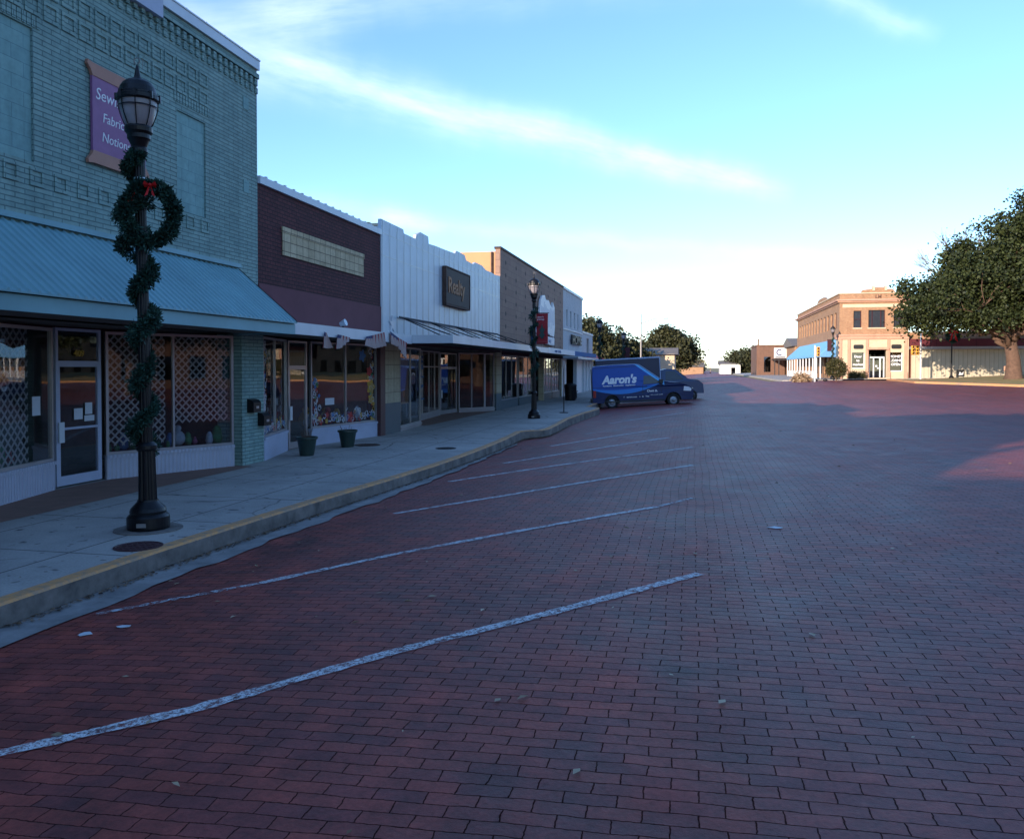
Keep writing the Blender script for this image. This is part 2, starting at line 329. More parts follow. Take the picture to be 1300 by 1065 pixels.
def tag(o, label=None, cat=None, group=None, kind=None):
    for k, v in (('label', label), ('category', cat), ('group', group), ('kind', kind)):
        if v: o[k] = v
    return o
def thing(name, loc, label, cat, group=None):
    o = bpy.data.objects.new(name, None); o.empty_display_size = .2; col.objects.link(o); o.location = loc; ORG[o.name] = tuple(loc)
    return tag(o, label, cat, group)
def copy_tree(o, parent=None):
    c = o.copy(); col.objects.link(c)
    if parent: c.parent = parent; c.matrix_parent_inverse = o.matrix_parent_inverse
    for ch in list(o.children): copy_tree(ch, c)
    return c
def text(s, size, mat, parent, origin, ux, uy, name='lettering', ext=.01, align='LEFT', bold=0.0, sx=1.0, shear=0.0):
    cu = bpy.data.curves.new('txt', 'FONT'); cu.body = s; cu.size = size; cu.extrude = ext; cu.align_x = align; cu.offset = bold; cu.resolution_u = 3; cu.shear = shear
    ob = bpy.data.objects.new('txt', cu); col.objects.link(ob)
    me = bpy.data.meshes.new_from_object(ob.evaluated_get(bpy.context.evaluated_depsgraph_get()))
    bpy.data.objects.remove(ob); bpy.data.curves.remove(cu)
    ux, uy = Vector(ux).normalized(), Vector(uy).normalized(); uz = ux.cross(uy); o = Vector(ORG.get(parent.name, (0, 0, 0))); O = Vector(origin)
    for v in me.vertices: v.co = O-o+ux*v.co.x*sx+uy*v.co.y+uz*v.co.z
    me.name = name; me.materials.clear(); me.materials.append(M[mat])
    r = bpy.data.objects.new(name, me); col.objects.link(r); r.parent = parent; ORG[r.name] = tuple(o)
    return r
EX = ((0, 1, 0), (0, 0, 1))        # writing on a wall that faces +x
EY = ((1, 0, 0), (0, 0, 1))        # writing on a wall that faces -y
def grid_wall(mb, P, u0, u1, z0, z1, holes, dep):
    us = sorted({u0, u1, *[h[0] for h in holes], *[h[1] for h in holes]}); zs = sorted({z0, z1, *[h[2] for h in holes], *[h[3] for h in holes]})
    us = [u for u in us if u0 <= u <= u1]; zs = [z for z in zs if z0 <= z <= z1]
    for i in range(len(us)-1):
        for j in range(len(zs)-1):
            cu, cz = (us[i]+us[i+1])/2, (zs[j]+zs[j+1])/2
            if any(h[0] < cu < h[1] and h[2] < cz < h[3] for h in holes): continue
            mb.poly([P(us[i], zs[j], 0), P(us[i+1], zs[j], 0), P(us[i+1], zs[j+1], 0), P(us[i], zs[j+1], 0)])
    for a, b, c, d in holes:
        for (p, q) in (((a, c), (b, c)), ((b, c), (b, d)), ((b, d), (a, d)), ((a, d), (a, c))):
            mb.poly([P(p[0], p[1], 0), P(q[0], q[1], 0), P(q[0], q[1], dep), P(p[0], p[1], dep)])
FX = -9.0
def each(name, mat, root, boxes):
    for b_ in boxes: MB().box(*b_).build(name, mat, root)
def PX(u, z, d, x=FX): return (x-d, u, z)

# ------------------------------------------------------------------ camera, sky, sun
th = math.atan(230/1040)
cam = bpy.data.cameras.new('camera'); co = bpy.data.objects.new('camera', cam); col.objects.link(co); sc.camera = co
cam.sensor_width = 36; cam.lens = 28.8; cam.shift_y = -45/1300; cam.clip_end = 4000; cam.clip_start = .05
co.location = (0, 0, 2.3); co.rotation_euler = (math.radians(90-1.12), 0, th)
SUN_EL, AZ = math.radians(13.5), math.radians(26)     # light travels towards +y, turned 26 degrees to +x
ld = Vector((math.sin(AZ)*math.cos(SUN_EL), math.cos(AZ)*math.cos(SUN_EL), -math.sin(SUN_EL)))
sl = bpy.data.lights.new('sun', 'SUN'); sl.energy = 2.8; sl.angle = math.radians(.5); sl.color = (1, .83, .66)
so = bpy.data.objects.new('sun', sl); col.objects.link(so); so.rotation_euler = ld.to_track_quat('-Z', 'Y').to_euler()
w = bpy.data.worlds.new('World'); sc.world = w; w.use_nodes = True
nt = w.node_tree; bg = nt.nodes['Background']
class WN(NT):
    def __init__(s): s.t = nt
W = WN()
sky = W.n('ShaderNodeTexSky', sky_type='NISHITA'); sky.sun_disc = False; sky.sun_elevation = SUN_EL; sky.sun_rotation = AZ+math.pi
sky.air_density = 1.0; sky.dust_density = .1; sky.ozone_density = 3.5
gd = W.n('ShaderNodeTexCoord').outputs['Generated']
def camray(px, py):
    r = (px-650)/1040; u = (467-py)/1040; return Vector((r*math.cos(th)-math.sin(th), r*math.sin(th)+math.cos(th), u)).normalized()
def band(p0, p1, width, fade0, fade1, seed, stretch=4):
    a, b = camray(*p0), camray(*p1); n = a.cross(b).normalized(); tdir = n.cross((a+b)/2).normalized(); c = n.cross(tdir)
    dn = W.n('ShaderNodeVectorMath', {0: gd, 1: tuple(n)}, operation='DOT_PRODUCT').outputs['Value']
    dt = W.n('ShaderNodeVectorMath', {0: gd, 1: tuple(tdir)}, operation='DOT_PRODUCT').outputs['Value']
    t0, t1 = a.dot(tdir), b.dot(tdir)
    s_ = W.n('ShaderNodeMapRange', {'Value': dt, 'From Min': t0, 'From Max': t1, 'To Min': 0.0, 'To Max': 1.0}).outputs[0]
    vec = W.n('ShaderNodeCombineXYZ', {0: W.math('MULTIPLY', dt, 5.0), 1: W.math('MULTIPLY', dn, 5.0*stretch), 2: float(seed)}).outputs[0]
    nz = W.noise(vec, 1.6, 7, .62); wob = W.math('MULTIPLY', W.math('SUBTRACT', W.noise(W.n('ShaderNodeCombineXYZ', {0: W.math('MULTIPLY', dt, 4.0), 2: float(seed)+5}).outputs[0], 1.5, 4, .6), .5), .05)
    wv = W.math('ADD', width[0], W.math('MULTIPLY', s_, width[1]-width[0]))
    q = W.math('DIVIDE', W.math('ADD', dn, wob), wv)
    core = W.math('POWER', 2.718, W.math('MULTIPLY', W.math('MULTIPLY', q, q), -1.0))
    al = W.math('MULTIPLY', W.n('ShaderNodeMapRange', {'Value': s_, 'From Min': fade0[0], 'From Max': fade0[1]}).outputs[0], W.n('ShaderNodeMapRange', {'Value': s_, 'From Min': fade1[0], 'From Max': fade1[1], 'To Min': 1.0, 'To Max': 0.0}).outputs[0])
    return W.math('MULTIPLY', W.math('MULTIPLY', core, al), W.ramp(nz, .15, .85))
def fullband(*a):
    return band(*a)
m1 = band((300, 75), (1010, 252), (.028, .012), (-.3, .1), (.9, 1.0), 3)
m2 = band((300, 30), (480, 12), (.03, .02), (-.3, .3), (.6, 1.2), 11, 5)
m3 = band((1020, -20), (1190, 60), (.012, .010), (-.2, .2), (.7, 1.0), 17)
m4 = band((470, 275), (570, 285), (.016, .01), (-.2, .3), (.7, 1.2), 23, 4)
sep = W.n('ShaderNodeSeparateXYZ', {0: gd})
hv = W.math('POWER', W.math('SUBTRACT', 1.0, W.math('MAXIMUM', sep.outputs[2], 0.0)), 9.0)
cm = W.math('MINIMUM', W.math('ADD', W.math('ADD', W.math('MULTIPLY', m1, .40), W.math('MULTIPLY', m2, .4)), W.math('ADD', W.math('MULTIPLY', m3, .22), W.math('MULTIPLY', m4, .3))), 1.0)
CLOUD = (7.5, 7.4, 7.0, 1)
skc = W.mix(1.0, W.mix(cm, sky.outputs[0], CLOUD), (.91, .97, 1.08, 1), 'MULTIPLY')
nt.links.new(skc, bg.inputs[0]); bg.inputs[1].default_value = .13
sc.view_settings.view_transform = 'Standard'; sc.view_settings.look = 'None'; sc.view_settings.exposure = 1.42; sc.view_settings.gamma = 1

# ------------------------------------------------------------------ the setting
def sheet(name, xs, ys, zf, mat, keep=None):
    mb = MB(); idx = {}
    for j, y in enumerate(ys):
        for i, x in enumerate(xs): mb.v.append((x, y, zf(x, y)))
    n = len(xs)
    for j in range(len(ys)-1):
        for i in range(n-1):
            if keep and not keep((xs[i]+xs[i+1])/2, (ys[j]+ys[j+1])/2): continue
            mb.f.append((j*n+i, j*n+i+1, (j+1)*n+i+1, (j+1)*n+i)); mb.mi.append(0)
    return tag(mb.build(name, mat, smooth=True), kind='structure')
def rng(*segs):
    out = []
    for a, b, st in segs:
        k = int(round((b-a)/st)); out += [a+i*(b-a)/k for i in range(k)]
    return out+[segs[-1][1]]
gx = rng((-1600, -100, 250), (-100, -10, 15), (-10, 4, .7), (4, 60, 4), (60, 100, 20), (100, 1600, 250)); gy = rng((-400, -60, 60), (-60, 0, 10), (0, 100, 2.5), (100, 200, 20), (200, 3000, 350))
sheet('ground', gx, gy, lambda x, y: ground(x, y)-.05, 'dry_ground')
rx = rng((-6.4, 4, .5), (4, 60, 2)); ry = rng((-30, 0, 3), (0, 110, 1.5), (110, 420, 20))
def roadkeep(x, y):
    if y > 93: return x < 9.5 or (y < 93.2)
    if x > 19.5 and y > 71.5-(x-20)*.1 and y < 92: return y > 84.5+0*x and x > 60
    return True
sheet('road', rx, ry, ground, 'road_brick', lambda x, y: (x < 9 or y < 91.5) and (y < 110 or x < 9))
# right-hand pavement of the square, corner pavement
def slabpoly(name, pts, h, mat, nx=1.0, kerbmat=None):
    # polygon raised over the terrain by h, built as grid cells clipped coarsely: fan of quads between two long edges
    pass
def ribbon(mb, L, Rr, dz, seg=1.0, skirt=0.0):
    """surface between two matching polylines, following the terrain"""
    for i in range(len(L)-1):
        a, b, c, d = L[i], L[i+1], Rr[i+1], Rr[i]; m = max(1, int(max(math.dist(a, b), math.dist(d, c))/3)); nw = max(1, int(max(math.dist(a, d), math.dist(b, c))/3))
        lerp = lambda p, q, t: (p[0]+(q[0]-p[0])*t, p[1]+(q[1]-p[1])*t)
        for j in range(m):
            for k in range(nw):
                cs = []
                for (s, w_) in ((j/m, k/nw), ((j+1)/m, k/nw), ((j+1)/m, (k+1)/nw), (j/m, (k+1)/nw)):
                    p = lerp(lerp(a, b, s), lerp(d, c, s), w_); cs.append((p[0], p[1], ground(*p)+dz))
                mb.poly(cs)
        if skirt:
            for p, q in ((a, b), (d, c)):
                mb.poly([(p[0], p[1], ground(*p)+dz), (q[0], q[1], ground(*q)+dz), (q[0], q[1], ground(*q)+dz-skirt), (p[0], p[1], ground(*p)+dz-skirt)])
    return mb
# left pavement
K = [(-5.78, -12), (-5.76, 0), (-5.73, 5.8), (-5.70, 8), (-5.62, 9.8), (-5.52, 11.4), (-5.32, 13.6), (-5.16, 16), (-5.10, 18), (-5.10, 20), (-5.13, 22), (-5.22, 24), (-5.3, 25.3), (-5.1, 25.7), (-4.75, 25.9), (-4.62, 26.6), (-4.66, 28.5), (-4.8, 32), (-4.72, 36), (-4.5, 39.6), (-4.6, 41.2), (-5.25, 42.2), (-5.3, 46), (-5.3, 60), (-5.3, 74), (-6.0, 76.2), (-8, 77), (-34, 77)]
SZ = .30
mb = MB()
for i in range(len(K)-2):
    (x0, y0), (x1, y1) = K[i], K[i+1]
    mb.poly([(-13.2, y0, SZ), (x0-.16, y0, SZ), (x1-.16, y1, SZ), (-13.2, y1, SZ)])
mb.poly([(-34, 76.2, SZ), (-13.2, 76.2, SZ), (-6, 76.2, SZ), (-8, 76.9, SZ), (-34, 76.9, SZ)])
tag(mb.build('pavement', 'pavement'), kind='structure')
mb = MB()
for i in range(len(K)-1):
    (x0, y0), (x1, y1) = K[i], K[i+1]
    d = Vector((x1-x0, y1-y0)).normalized(); nxt = K[min(i+2, len(K)-1)]; prv = K[max(i-1, 0)]
    def inn(k):
        p0 = Vector(K[max(k-1, 0)]); p1 = Vector(K[min(k+1, len(K)-1)]); t_ = (p1-p0).normalized(); return (K[k][0]-t_.y*.17, K[k][1]+t_.x*.17)
    a, b = inn(i), inn(i+1); c = .018
    def oc(k, q): p = Vector(K[k]); r_ = Vector(q)-p; r_ = r_.normalized()*c; return (p.x+r_.x, p.y+r_.y)
    a2, b2 = oc(i, a), oc(i+1, b)
    mb.k = 1; mb.poly([(*a, SZ+.004), (*a2, SZ+.004), (*b2, SZ+.004), (*b, SZ+.004)]); mb.poly([(*a2, SZ+.004), (x0, y0, SZ-.02), (x1, y1, SZ-.02), (*b2, SZ+.004)])
    mb.k = 0; mb.poly([(x0, y0, SZ-.02), (x0+.03, y0, -.3), (x1+.03, y1, -.3), (x1, y1, SZ-.02)])
tag(mb.build('kerb', ['kerb_concrete', 'yellow_kerb'], smooth=False), kind='structure')
mb = MB(); G = K[:12]; g2 = []
for i in range(len(G)-1):
    for j in range(6):
        t_ = j/6; g2.append((G[i][0]+(G[i+1][0]-G[i][0])*t_, G[i][1]+(G[i+1][1]-G[i][1])*t_))
for i in range(len(g2)-1):
    f = lambda p: .42*(1-.55*sm((p[1]-9)/13))+.035*math.sin(p[1]*3.1)+.03*math.sin(p[1]*7.7)
    p, q = g2[i], g2[i+1]
    mb.poly([(p[0]+.02, p[1], ground(*p)+.02), (p[0]+f(p), p[1], ground(p[0]+.5, p[1])-.01+.016), (q[0]+f(q), q[1], ground(q[0]+.5, q[1])-.01+.016), (q[0]+.02, q[1], ground(*q)+.02)])
tag(mb.build('gutter', 'gutter_concrete'), kind='structure')
# painted stall lines
def line(pts, wd, mat):
    mb = MB(); pl = []
    for i in range(len(pts)-1):
        n = max(1, int(math.dist(pts[i], pts[i+1])/.12))
        for j in range(n): t_ = j/n; pl.append((pts[i][0]*(1-t_)+pts[i+1][0]*t_, pts[i][1]*(1-t_)+pts[i+1][1]*t_))
    pl.append(pts[-1]); prev = None
    for i, p in enumerate(pl):
        q0, q1 = pl[max(i-1, 0)], pl[min(i+1, len(pl)-1)]; d = Vector((q1[0]-q0[0], q1[1]-q0[1])).normalized(); wv = wd*(.5+R.uniform(-.10, .10))
        cur = [(p[0]-d.y*wv, p[1]+d.x*wv), (p[0]+d.y*wv, p[1]-d.x*wv)]
        cur = [(x, y, ground(x, y)+.008) for x, y in cur]
        if prev: mb.poly([prev[0], prev[1], cur[1], cur[0]])
        prev = cur
    tag(mb.build('stall_line', mat), kind='structure')
line([(-4.7, 2.9), (-3.69, 3.76), (-2.97, 4.41), (-2.09, 5.55), (-1.13, 6.61), (.07, 8.05)], .115, 'line_paint')
line([(-5.2, 6.3), (-4.19, 7.38)], .09, 'faint_paint'); line([(-4.19, 7.38), (-3.27, 8.66), (-2.12, 10.02), (-.55, 11.83)], .105, 'line_paint'); line([(-.55, 11.83), (0, 12.73)], .1, 'faint_paint')
line([(-4.29, 11.36), (-3.0, 12.96), (0, 17.05)], .12, 'line_paint'); line([(-4.51, 14.88), (-2.93, 17.09), (0, 20.92)], .13, 'line_paint')
line([(-4.15, 17.94), (-3.33, 19.43), (-.67, 24.06)], .14, 'line_paint'); line([(-3.81, 22.23), (-1.4, 27.0)], .14, 'line_paint'); line([(-3.4, 26.5), (-.6, 31.8)], .12, 'faint_paint')
line([(-3.2, 32.0), (-.4, 37.5)], .14, 'line_paint'); line([(-2.6, 39.0), (-.2, 42.5)], .3, 'faint_paint')
# leaf litter and grit
mb = MB()
def leafbit(x, y, z, s):
    a = R.uniform(0, 6.28); c, d = math.cos(a)*s, math.sin(a)*s; l = R.uniform(.3, .7); h = R.uniform(0, s*.5)
    mb.poly([(x-c, y-d, z), (x+d*l, y-c*l, z+h), (x+c, y+d, z+h*.4), (x-d*l, y+c*l, z+h*.7)])
for i in range(420):
    y = R.uniform(2.5, 40)**1.0; x = R.uniform(-5.4, 9+y*.3); leafbit(x, y, ground(x, y)+.012, R.uniform(.014, .042)*(1+y*.01))
tag(mb.build('road_leaves', 'litter'), kind='stuff', label='pale dry leaves scattered over the brick road', cat='litter'); mb = MB()
for i in range(4200):
    k = R.randrange(2, 17); t_ = R.random(); x = K[k][0]*(1-t_)+K[k+1][0]*t_; y = K[k][1]*(1-t_)+K[k+1][1]*t_
    x += .03+abs(R.gauss(0, .06)); leafbit(x, y, ground(x, y)+.03, R.uniform(.008, .03))
for i in range(60):
    leafbit(R.uniform(-8.8, -6), R.uniform(6, 30), SZ+.006, R.uniform(.01, .025))
tag(mb.build('leaf_litter', 'dead_leaf'), kind='stuff', label='dry leaves and grit scattered over the bricks and in the gutter', cat='litter')
for (x, y, s_, lb) in ((.99, 10.49, .09, 'small scrap of pale paper on the bricks right of the stall lines'), (-4.85, 5.75, .07, 'pale paint chip on the bricks near the left kerb'), (-4.65, 5.95, .06, 'smaller pale paint chip on the bricks near the left kerb')):
    mb = MB(); pts = [(math.cos(a_)*s_*R.uniform(.6, 1.2), math.sin(a_)*s_*.7*R.uniform(.6, 1.2)) for a_ in [i*.785 for i in range(8)]]; mb.prism(pts, lambda u, w_, d: (x+u, y+w_, ground(x+u, y+w_)+.006+d), 0, .004)
    tag(mb.build('paper_scrap', 'paper'), lb, 'litter', 'pale scraps on the bricks')
# lawn island with yellow kerb on the right, pavements round the corner building
mb = ribbon(MB(), [(19.5, 79.3), (25, 71.6), (34, 70.6), (60, 69.5)], [(20.5, 91.8), (28, 91.8), (36, 91.8), (60, 91.8)], .17)
tag(mb.build('lawn', 'winter_lawn'), kind='structure')
mb = MB(); mb.k = 0
E_ = [(19.6, 91.8), (19.3, 79.2), (24.9, 71.4), (34, 70.4), (60, 69.3)]
for i in range(len(E_)-1):
    a, b = E_[i], E_[i+1]; n = 6
    for j in range(n):
        p = (a[0]+(b[0]-a[0])*j/n, a[1]+(b[1]-a[1])*j/n); q = (a[0]+(b[0]-a[0])*(j+1)/n, a[1]+(b[1]-a[1])*(j+1)/n)
        d = Vector((b[0]-a[0], b[1]-a[1])).normalized(); ox, oy = (-d.y*.35, d.x*.35) if d.x > 0 else (.35, .0)
        P0 = (p[0]+ox, p[1]+oy); Q0 = (q[0]+ox, q[1]+oy)
        mb.poly([(*p, ground(*p)+.18), (*q, ground(*q)+.18), (*Q0, ground(*Q0)+.185), (*P0, ground(*P0)+.185)]); mb.poly([(*p, ground(*p)-.1), (*q, ground(*q)-.1), (*q, ground(*q)+.18), (*p, ground(*p)+.18)])
tag(mb.build('lawn_kerb', 'yellow_kerb'), kind='structure')
mb = ribbon(MB(), [(9.2, 91.4), (9.2, 128), (9.2, 200)], [(15.3, 91.4), (15.3, 128), (15.3, 200)], .14, skirt=.3); ribbon(mb, [(15.3, 91.4), (60, 91.4)], [(15.3, 93.6), (60, 93.6)], .14, skirt=.3)
mb.k = 0; mb.poly([(9.2, 91.4, ground(9.2, 91.4)-.1), (60, 91.4, 1.3), (60, 91.4, 1.64), (9.2, 91.4, ground(9.2, 91.4)+.14)])
tag(mb.build('corner_pavement', 'pavement'), kind='structure')

mb = MB(); mb.poly([(-10.2, 4.0, SZ+.004), (-8.75, 4.0, SZ+.004), (-8.75, 15.1, SZ+.004), (-10.2, 15.1, SZ+.004)]); mb.poly([(-10.6, 24.6, SZ+.004), (-9.0, 27.3, SZ+.004), (-9.0, 37.2, SZ+.004), (-10.6, 37.2, SZ+.004)])
tag(mb.build('threshold_paving', 'terracotta_patch'), kind='structure')
# ------------------------------------------------------------------ storefront helpers
def lerp2(a, b, t): return (a[0]+(b[0]-a[0])*t, a[1]+(b[1]-a[1])*t)
def shop_window(root, a, b, z0, z1, mull=(), frame='alu_frame', riser='ribbed_board', zb=SZ, glass='shop_glass', sill=.06, fw=.05, hbars=()):
    f = MB(); L = math.dist(a, b); e = fw/L
    f.bar(a, lerp2(a, b, e), z0, z1, .07); f.bar(lerp2(a, b, 1-e), b, z0, z1, .07)
    for m in mull: f.bar(lerp2(a, b, m-e*.4), lerp2(a, b, m+e*.4), z0+fw, z1-fw, .06)
    f.bar(lerp2(a, b, e), lerp2(a, b, 1-e), z0, z0+fw, .068); f.bar(lerp2(a, b, e), lerp2(a, b, 1-e), z1-fw, z1, .068)
    for h in hbars: f.bar(lerp2(a, b, e), lerp2(a, b, 1-e), h-.02, h+.02, .058)
    w_ = f.build('shop_window', frame, root)
    g = MB(); g.bar(lerp2(a, b, e*.9), lerp2(a, b, 1-e*.9), z0+fw*.9, z1-fw*.9, .008); g.build('glass', glass, w_)
    if riser:
        r = MB(); r.bar(a, b, zb-.05, z0-sill, .10); r.bar(a, b, z0-sill, z0-.002, .15); r.build('stall_riser', riser, root)
    return w_
def shop_door(root, a, b, z0, z1, frame='alu_frame', transom=None, mid=None, st=.09):
    d = MB(); L = math.dist(a, b); e = st/L
    d.bar(a, lerp2(a, b, e), z0, z1, .05); d.bar(lerp2(a, b, 1-e), b, z0, z1, .05)
    d.bar(lerp2(a, b, e), lerp2(a, b, 1-e), z0, z0+.16, .048); d.bar(lerp2(a, b, e), lerp2(a, b, 1-e), z1-.1, z1, .048)
    if mid: d.bar(lerp2(a, b, e), lerp2(a, b, 1-e), mid-.02, mid+.02, .048)
    dr = d.build('door', frame, root)
    MB().bar(lerp2(a, b, e), lerp2(a, b, 1-e), z0+.15, z1-.09, .008).build('door_glass', 'shop_glass', dr)
    h = MB(); h.bar(lerp2(a, b, e*.3), lerp2(a, b, e*1.6), (z0+z1)/2-.32, (z0+z1)/2+.02, .02, .05); h.build('handle', 'white_metal', dr)
    if transom:
        t_ = MB(); t_.bar(a, lerp2(a, b, e*.6), z1+.002, transom, .05); t_.bar(lerp2(a, b, 1-e*.6), b, z1+.002, transom, .05); t_.bar(a, b, transom+.001, transom+.05, .05)
        tr = t_.build('transom', frame, root); MB().bar(lerp2(a, b, e*.5), lerp2(a, b, 1-e*.5), z1+.003, transom, .008).build('transom_glass', 'shop_glass', tr)
    return dr
def lattice(root, a, b, z0, z1, off, step=.17, wd=.032):
    mb = MB(); dx, dy = b[0]-a[0], b[1]-a[1]; L = math.hypot(dx, dy); ux, uy = dx/L, dy/L; nx, ny = uy, -ux; H = z1-z0
    def pt(u, z, d): return (a[0]+ux*u-nx*(off+d), a[1]+uy*u-ny*(off+d), z0+z)
    for sgn, dd in ((1, 0), (-1, .008)):
        k = -H
        while k < L:
            u0, u1 = k, k+H; s0, s1 = 0, H
            if u0 < 0: s0 = -u0; u0 = 0
            if u1 > L: s1 = H-(u1-L); u1 = L
            if u1-u0 > .02:
                za, zb = (s0, s1) if sgn > 0 else (H-s0, H-s1); hw = wd*.7
                mb.poly([pt(u0, za-hw, dd), pt(u1, zb-hw, dd), pt(u1, zb+hw, dd), pt(u0, za+hw, dd)])
                mb.poly([pt(u0, za-hw, dd+.006), pt(u1, zb-hw, dd+.006), pt(u1, zb+hw, dd+.006), pt(u0, za+hw, dd+.006)])
            k += step
    return mb.build('lattice', 'tan_lattice', root)
def goods(root, a, b, off, z, n, hmax, seed, label=None):
    r = random.Random(seed); mats = ['goods_pink', 'goods_red', 'goods_blue', 'goods_gold', 'goods_green', 'goods_white']; dx, dy = b[0]-a[0], b[1]-a[1]; L = math.hypot(dx, dy)
    for i in range(n):
        t_ = (i+.5)/n; p = lerp2(a, b, t_); o_ = off+r.uniform(.15, .5); x, y = p[0]-dy/L*o_, p[1]+dx/L*o_; k = r.randrange(6); h = r.uniform(.12, hmax); mb = MB()
        if r.random() < .55: mb.ball((x, y, z+h*.4), h*.4, 10, 6, 1.1); mb.ball((x, y, z+h*.95), h*.2, 8, 5)
        else: mb.lathe([(h*.2, 0), (h*.3, h*.3), (h*.22, h*.8), (h*.1, h)], (x, y, z), 10)
        mb.build('display_item', mats[k], root, smooth=True)
def shell(root, y0, y1, top, mat, x_in=-12.6, back=-30, side_s=None, side_n=None, roofz=None, xf=FX, zc=3.02):
    """body of a row building behind its facade: party walls, roof, room behind the shop window"""
    roofz = roofz or top-.7
    mb = MB(); e = .003
    for yy, inn in ((y0+e, .2), (y1-e, -.2)):
        ya, yb = (yy, yy+inn) if inn > 0 else (yy+inn, yy)
        mb.box(back, xf-.3, ya, yb, 0, top-.12)
    mb.box(back, back+.2, y0+.21, y1-.21, 0, top-.12)
    mb.build('side_wall', side_s or mat, root)
    MB().box(back+.21, xf-.31, y0+.21, y1-.21, roofz-.2, roofz).build('roof', 'roof_grey', root)
    mb = MB(); mb.box(x_in-.1, x_in, y0+.21, y1-.21, SZ, zc); mb.box(x_in, xf-.32, y0+.21, y1-.21, zc, zc+.12); mb.box(x_in, xf-.36, y0+.212, y0+.24, SZ, zc); mb.box(x_in, xf-.36, y1-.24, y1-.212, SZ, zc)
    mb.build('shop_interior', 'interior', root)

# ------------------------------------------------------------------ 1 teal building
T0, T1 = 1.5, 15.8
tb = thing('brick_building', (FX, 8.6, SZ), 'tall teal painted brick storefront with a blue ribbed metal awning, nearest on the left', 'building')
mb = MB(); holes = [(6.8, 9.78, 5.17, 7.02), (13.04, 13.92, 5.13, 6.9), (3.0, 5.2, 5.17, 7.02)]
grid_wall(mb, PX, T0, T1, 3.0, 8.55, holes, .03)
mb.poly([(FX, T1, 3.0), (FX-.3, T1, 3.0), (FX-.3, T1, 8.55), (FX, T1, 8.55)]); mb.poly([(FX, T0, 3.0), (FX-.3, T0, 3.0), (FX-.3, T0, 8.55), (FX, T0, 8.55)])
mb.poly([(FX, T0, 3.0), (FX, T1, 3.0), (FX-.3, T1, 3.0), (FX-.3, T0, 3.0)])
mb.box(FX-.3, FX-.29, T0+.01, T1-.01, 3.0, 8.55)
wl = mb.build('wall', 'teal_brick', tb)
shell(tb, T0, T1, 8.7, 'teal_brick')
for h in holes: MB().box(FX-.08, FX-.03, h[0]+.002, h[1]-.002, h[2]+.002, h[3]-.002).build('boarded_window', 'teal_panel_brick', tb)
mb = MB()      # raised brick ornament: dentils, square bands, soldier courses
y = T0+.1
while y < T1-.12: mb.box(FX-.01, FX+.05, y, y+.09, 8.2, 8.34); mb.box(FX-.01, FX+.03, y+.04, y+.13, 8.05, 8.17); y += .19
mb.box(FX-.01, FX+.06, T0, T1, 8.36, 8.46)
def squares(y0, y1, z, s, gap):
    y = y0
    while y+s < y1:
        mb.box(FX-.01, FX+.018, y, y+s, z, z+.045); mb.box(FX-.01, FX+.018, y, y+s, z+s-.045, z+s); mb.box(FX-.01, FX+.0175, y, y+.04, z+.045, z+s-.045); mb.box(FX-.01, FX+.0175, y+s-.04, y+s, z+.045, z+s-.045); y += s+gap
squares(T0+1, 14.2, 7.56, .27, .07); squares(T0+1, 14.2, 7.22, .27, .07)
squares(T0+1, 14.2, 4.84, .25, .2)
for a, b in ((6.7, 9.88), (12.96, 14.0)):
    y = a
    while y < b: mb.box(FX-.01, FX+.012, y, y+.065, 7.04, 7.2); y += .085
mb.build('brick_ornament', 'teal_brick', tb)
mb = MB(); mb.box(FX-.34, FX+.055, T0-.02, T1+.03, 8.555, 8.74); mb.box(FX-.30, FX+.07, T0, T1+.04, 8.743, 8.77)
y = T0
while y < T1: mb.box(FX-.2, FX+.04, y, y+.05, 8.773, 8.80); y += .62
mb.build('coping', 'white_metal', tb)
mb = MB(); mb.box(FX+.0, FX+.12, 6.5, 12.52, 8.28, 9.4); pl = mb.build('name_plate', 'lilac_board', tb)
text('LES', .62, 'teal_brick', pl, (FX+.13, 11.05, 8.52), *EX, bold=.02)
each('wall_patch', 'teal_panel_brick', tb, ((FX+.001, FX+.012, 15.25, 15.45, 7.6, 7.85), (FX+.001, FX+.012, 15.25, 15.45, 5.9, 6.15)))
# awning
AX, AY1 = -7.8, 15.02
mb = MB(); per = .155; y = T0
while y < AY1-.01:
    for (ya, za, yb, zb) in ((y, 0, y+.09, 0), (y+.09, 0, y+.11, .03), (y+.11, .03, y+.135, .03), (y+.135, .03, y+per, 0)):
        ya, yb = min(ya, AY1), min(yb, AY1)
        mb.poly([(AX+.1, ya, 3.20+za), (AX+.1, yb, 3.20+zb), (FX+.02, yb, 4.28+zb), (FX+.02, ya, 4.28+za)])
        mb.poly([(AX+.1, ya, 3.18), (AX+.1, yb, 3.18), (AX+.1, yb, 3.20+zb), (AX+.1, ya, 3.20+za)])
    y += per
mb.poly([(AX+.06, AY1, 3.18), (FX+.01, AY1, 4.26), (FX+.01, AY1, 3.18)])
aw = mb.build('awning', 'teal_trim', tb)
mb = MB(); mb.box(AX, AX+.04, T0, AY1+.03, 2.97, 3.17); mb.box(FX+.003, AX-.003, AY1, AY1+.03, 2.97, 3.17); mb.box(FX+.01, FX+.07, T0, AY1+.02, 4.32, 4.40); mb.build('fascia', 'teal_trim', aw)
MB().box(-10.6, AX-.004, T0, AY1-.003, 3.0, 3.03).build('soffit', 'wood_soffit', tb)
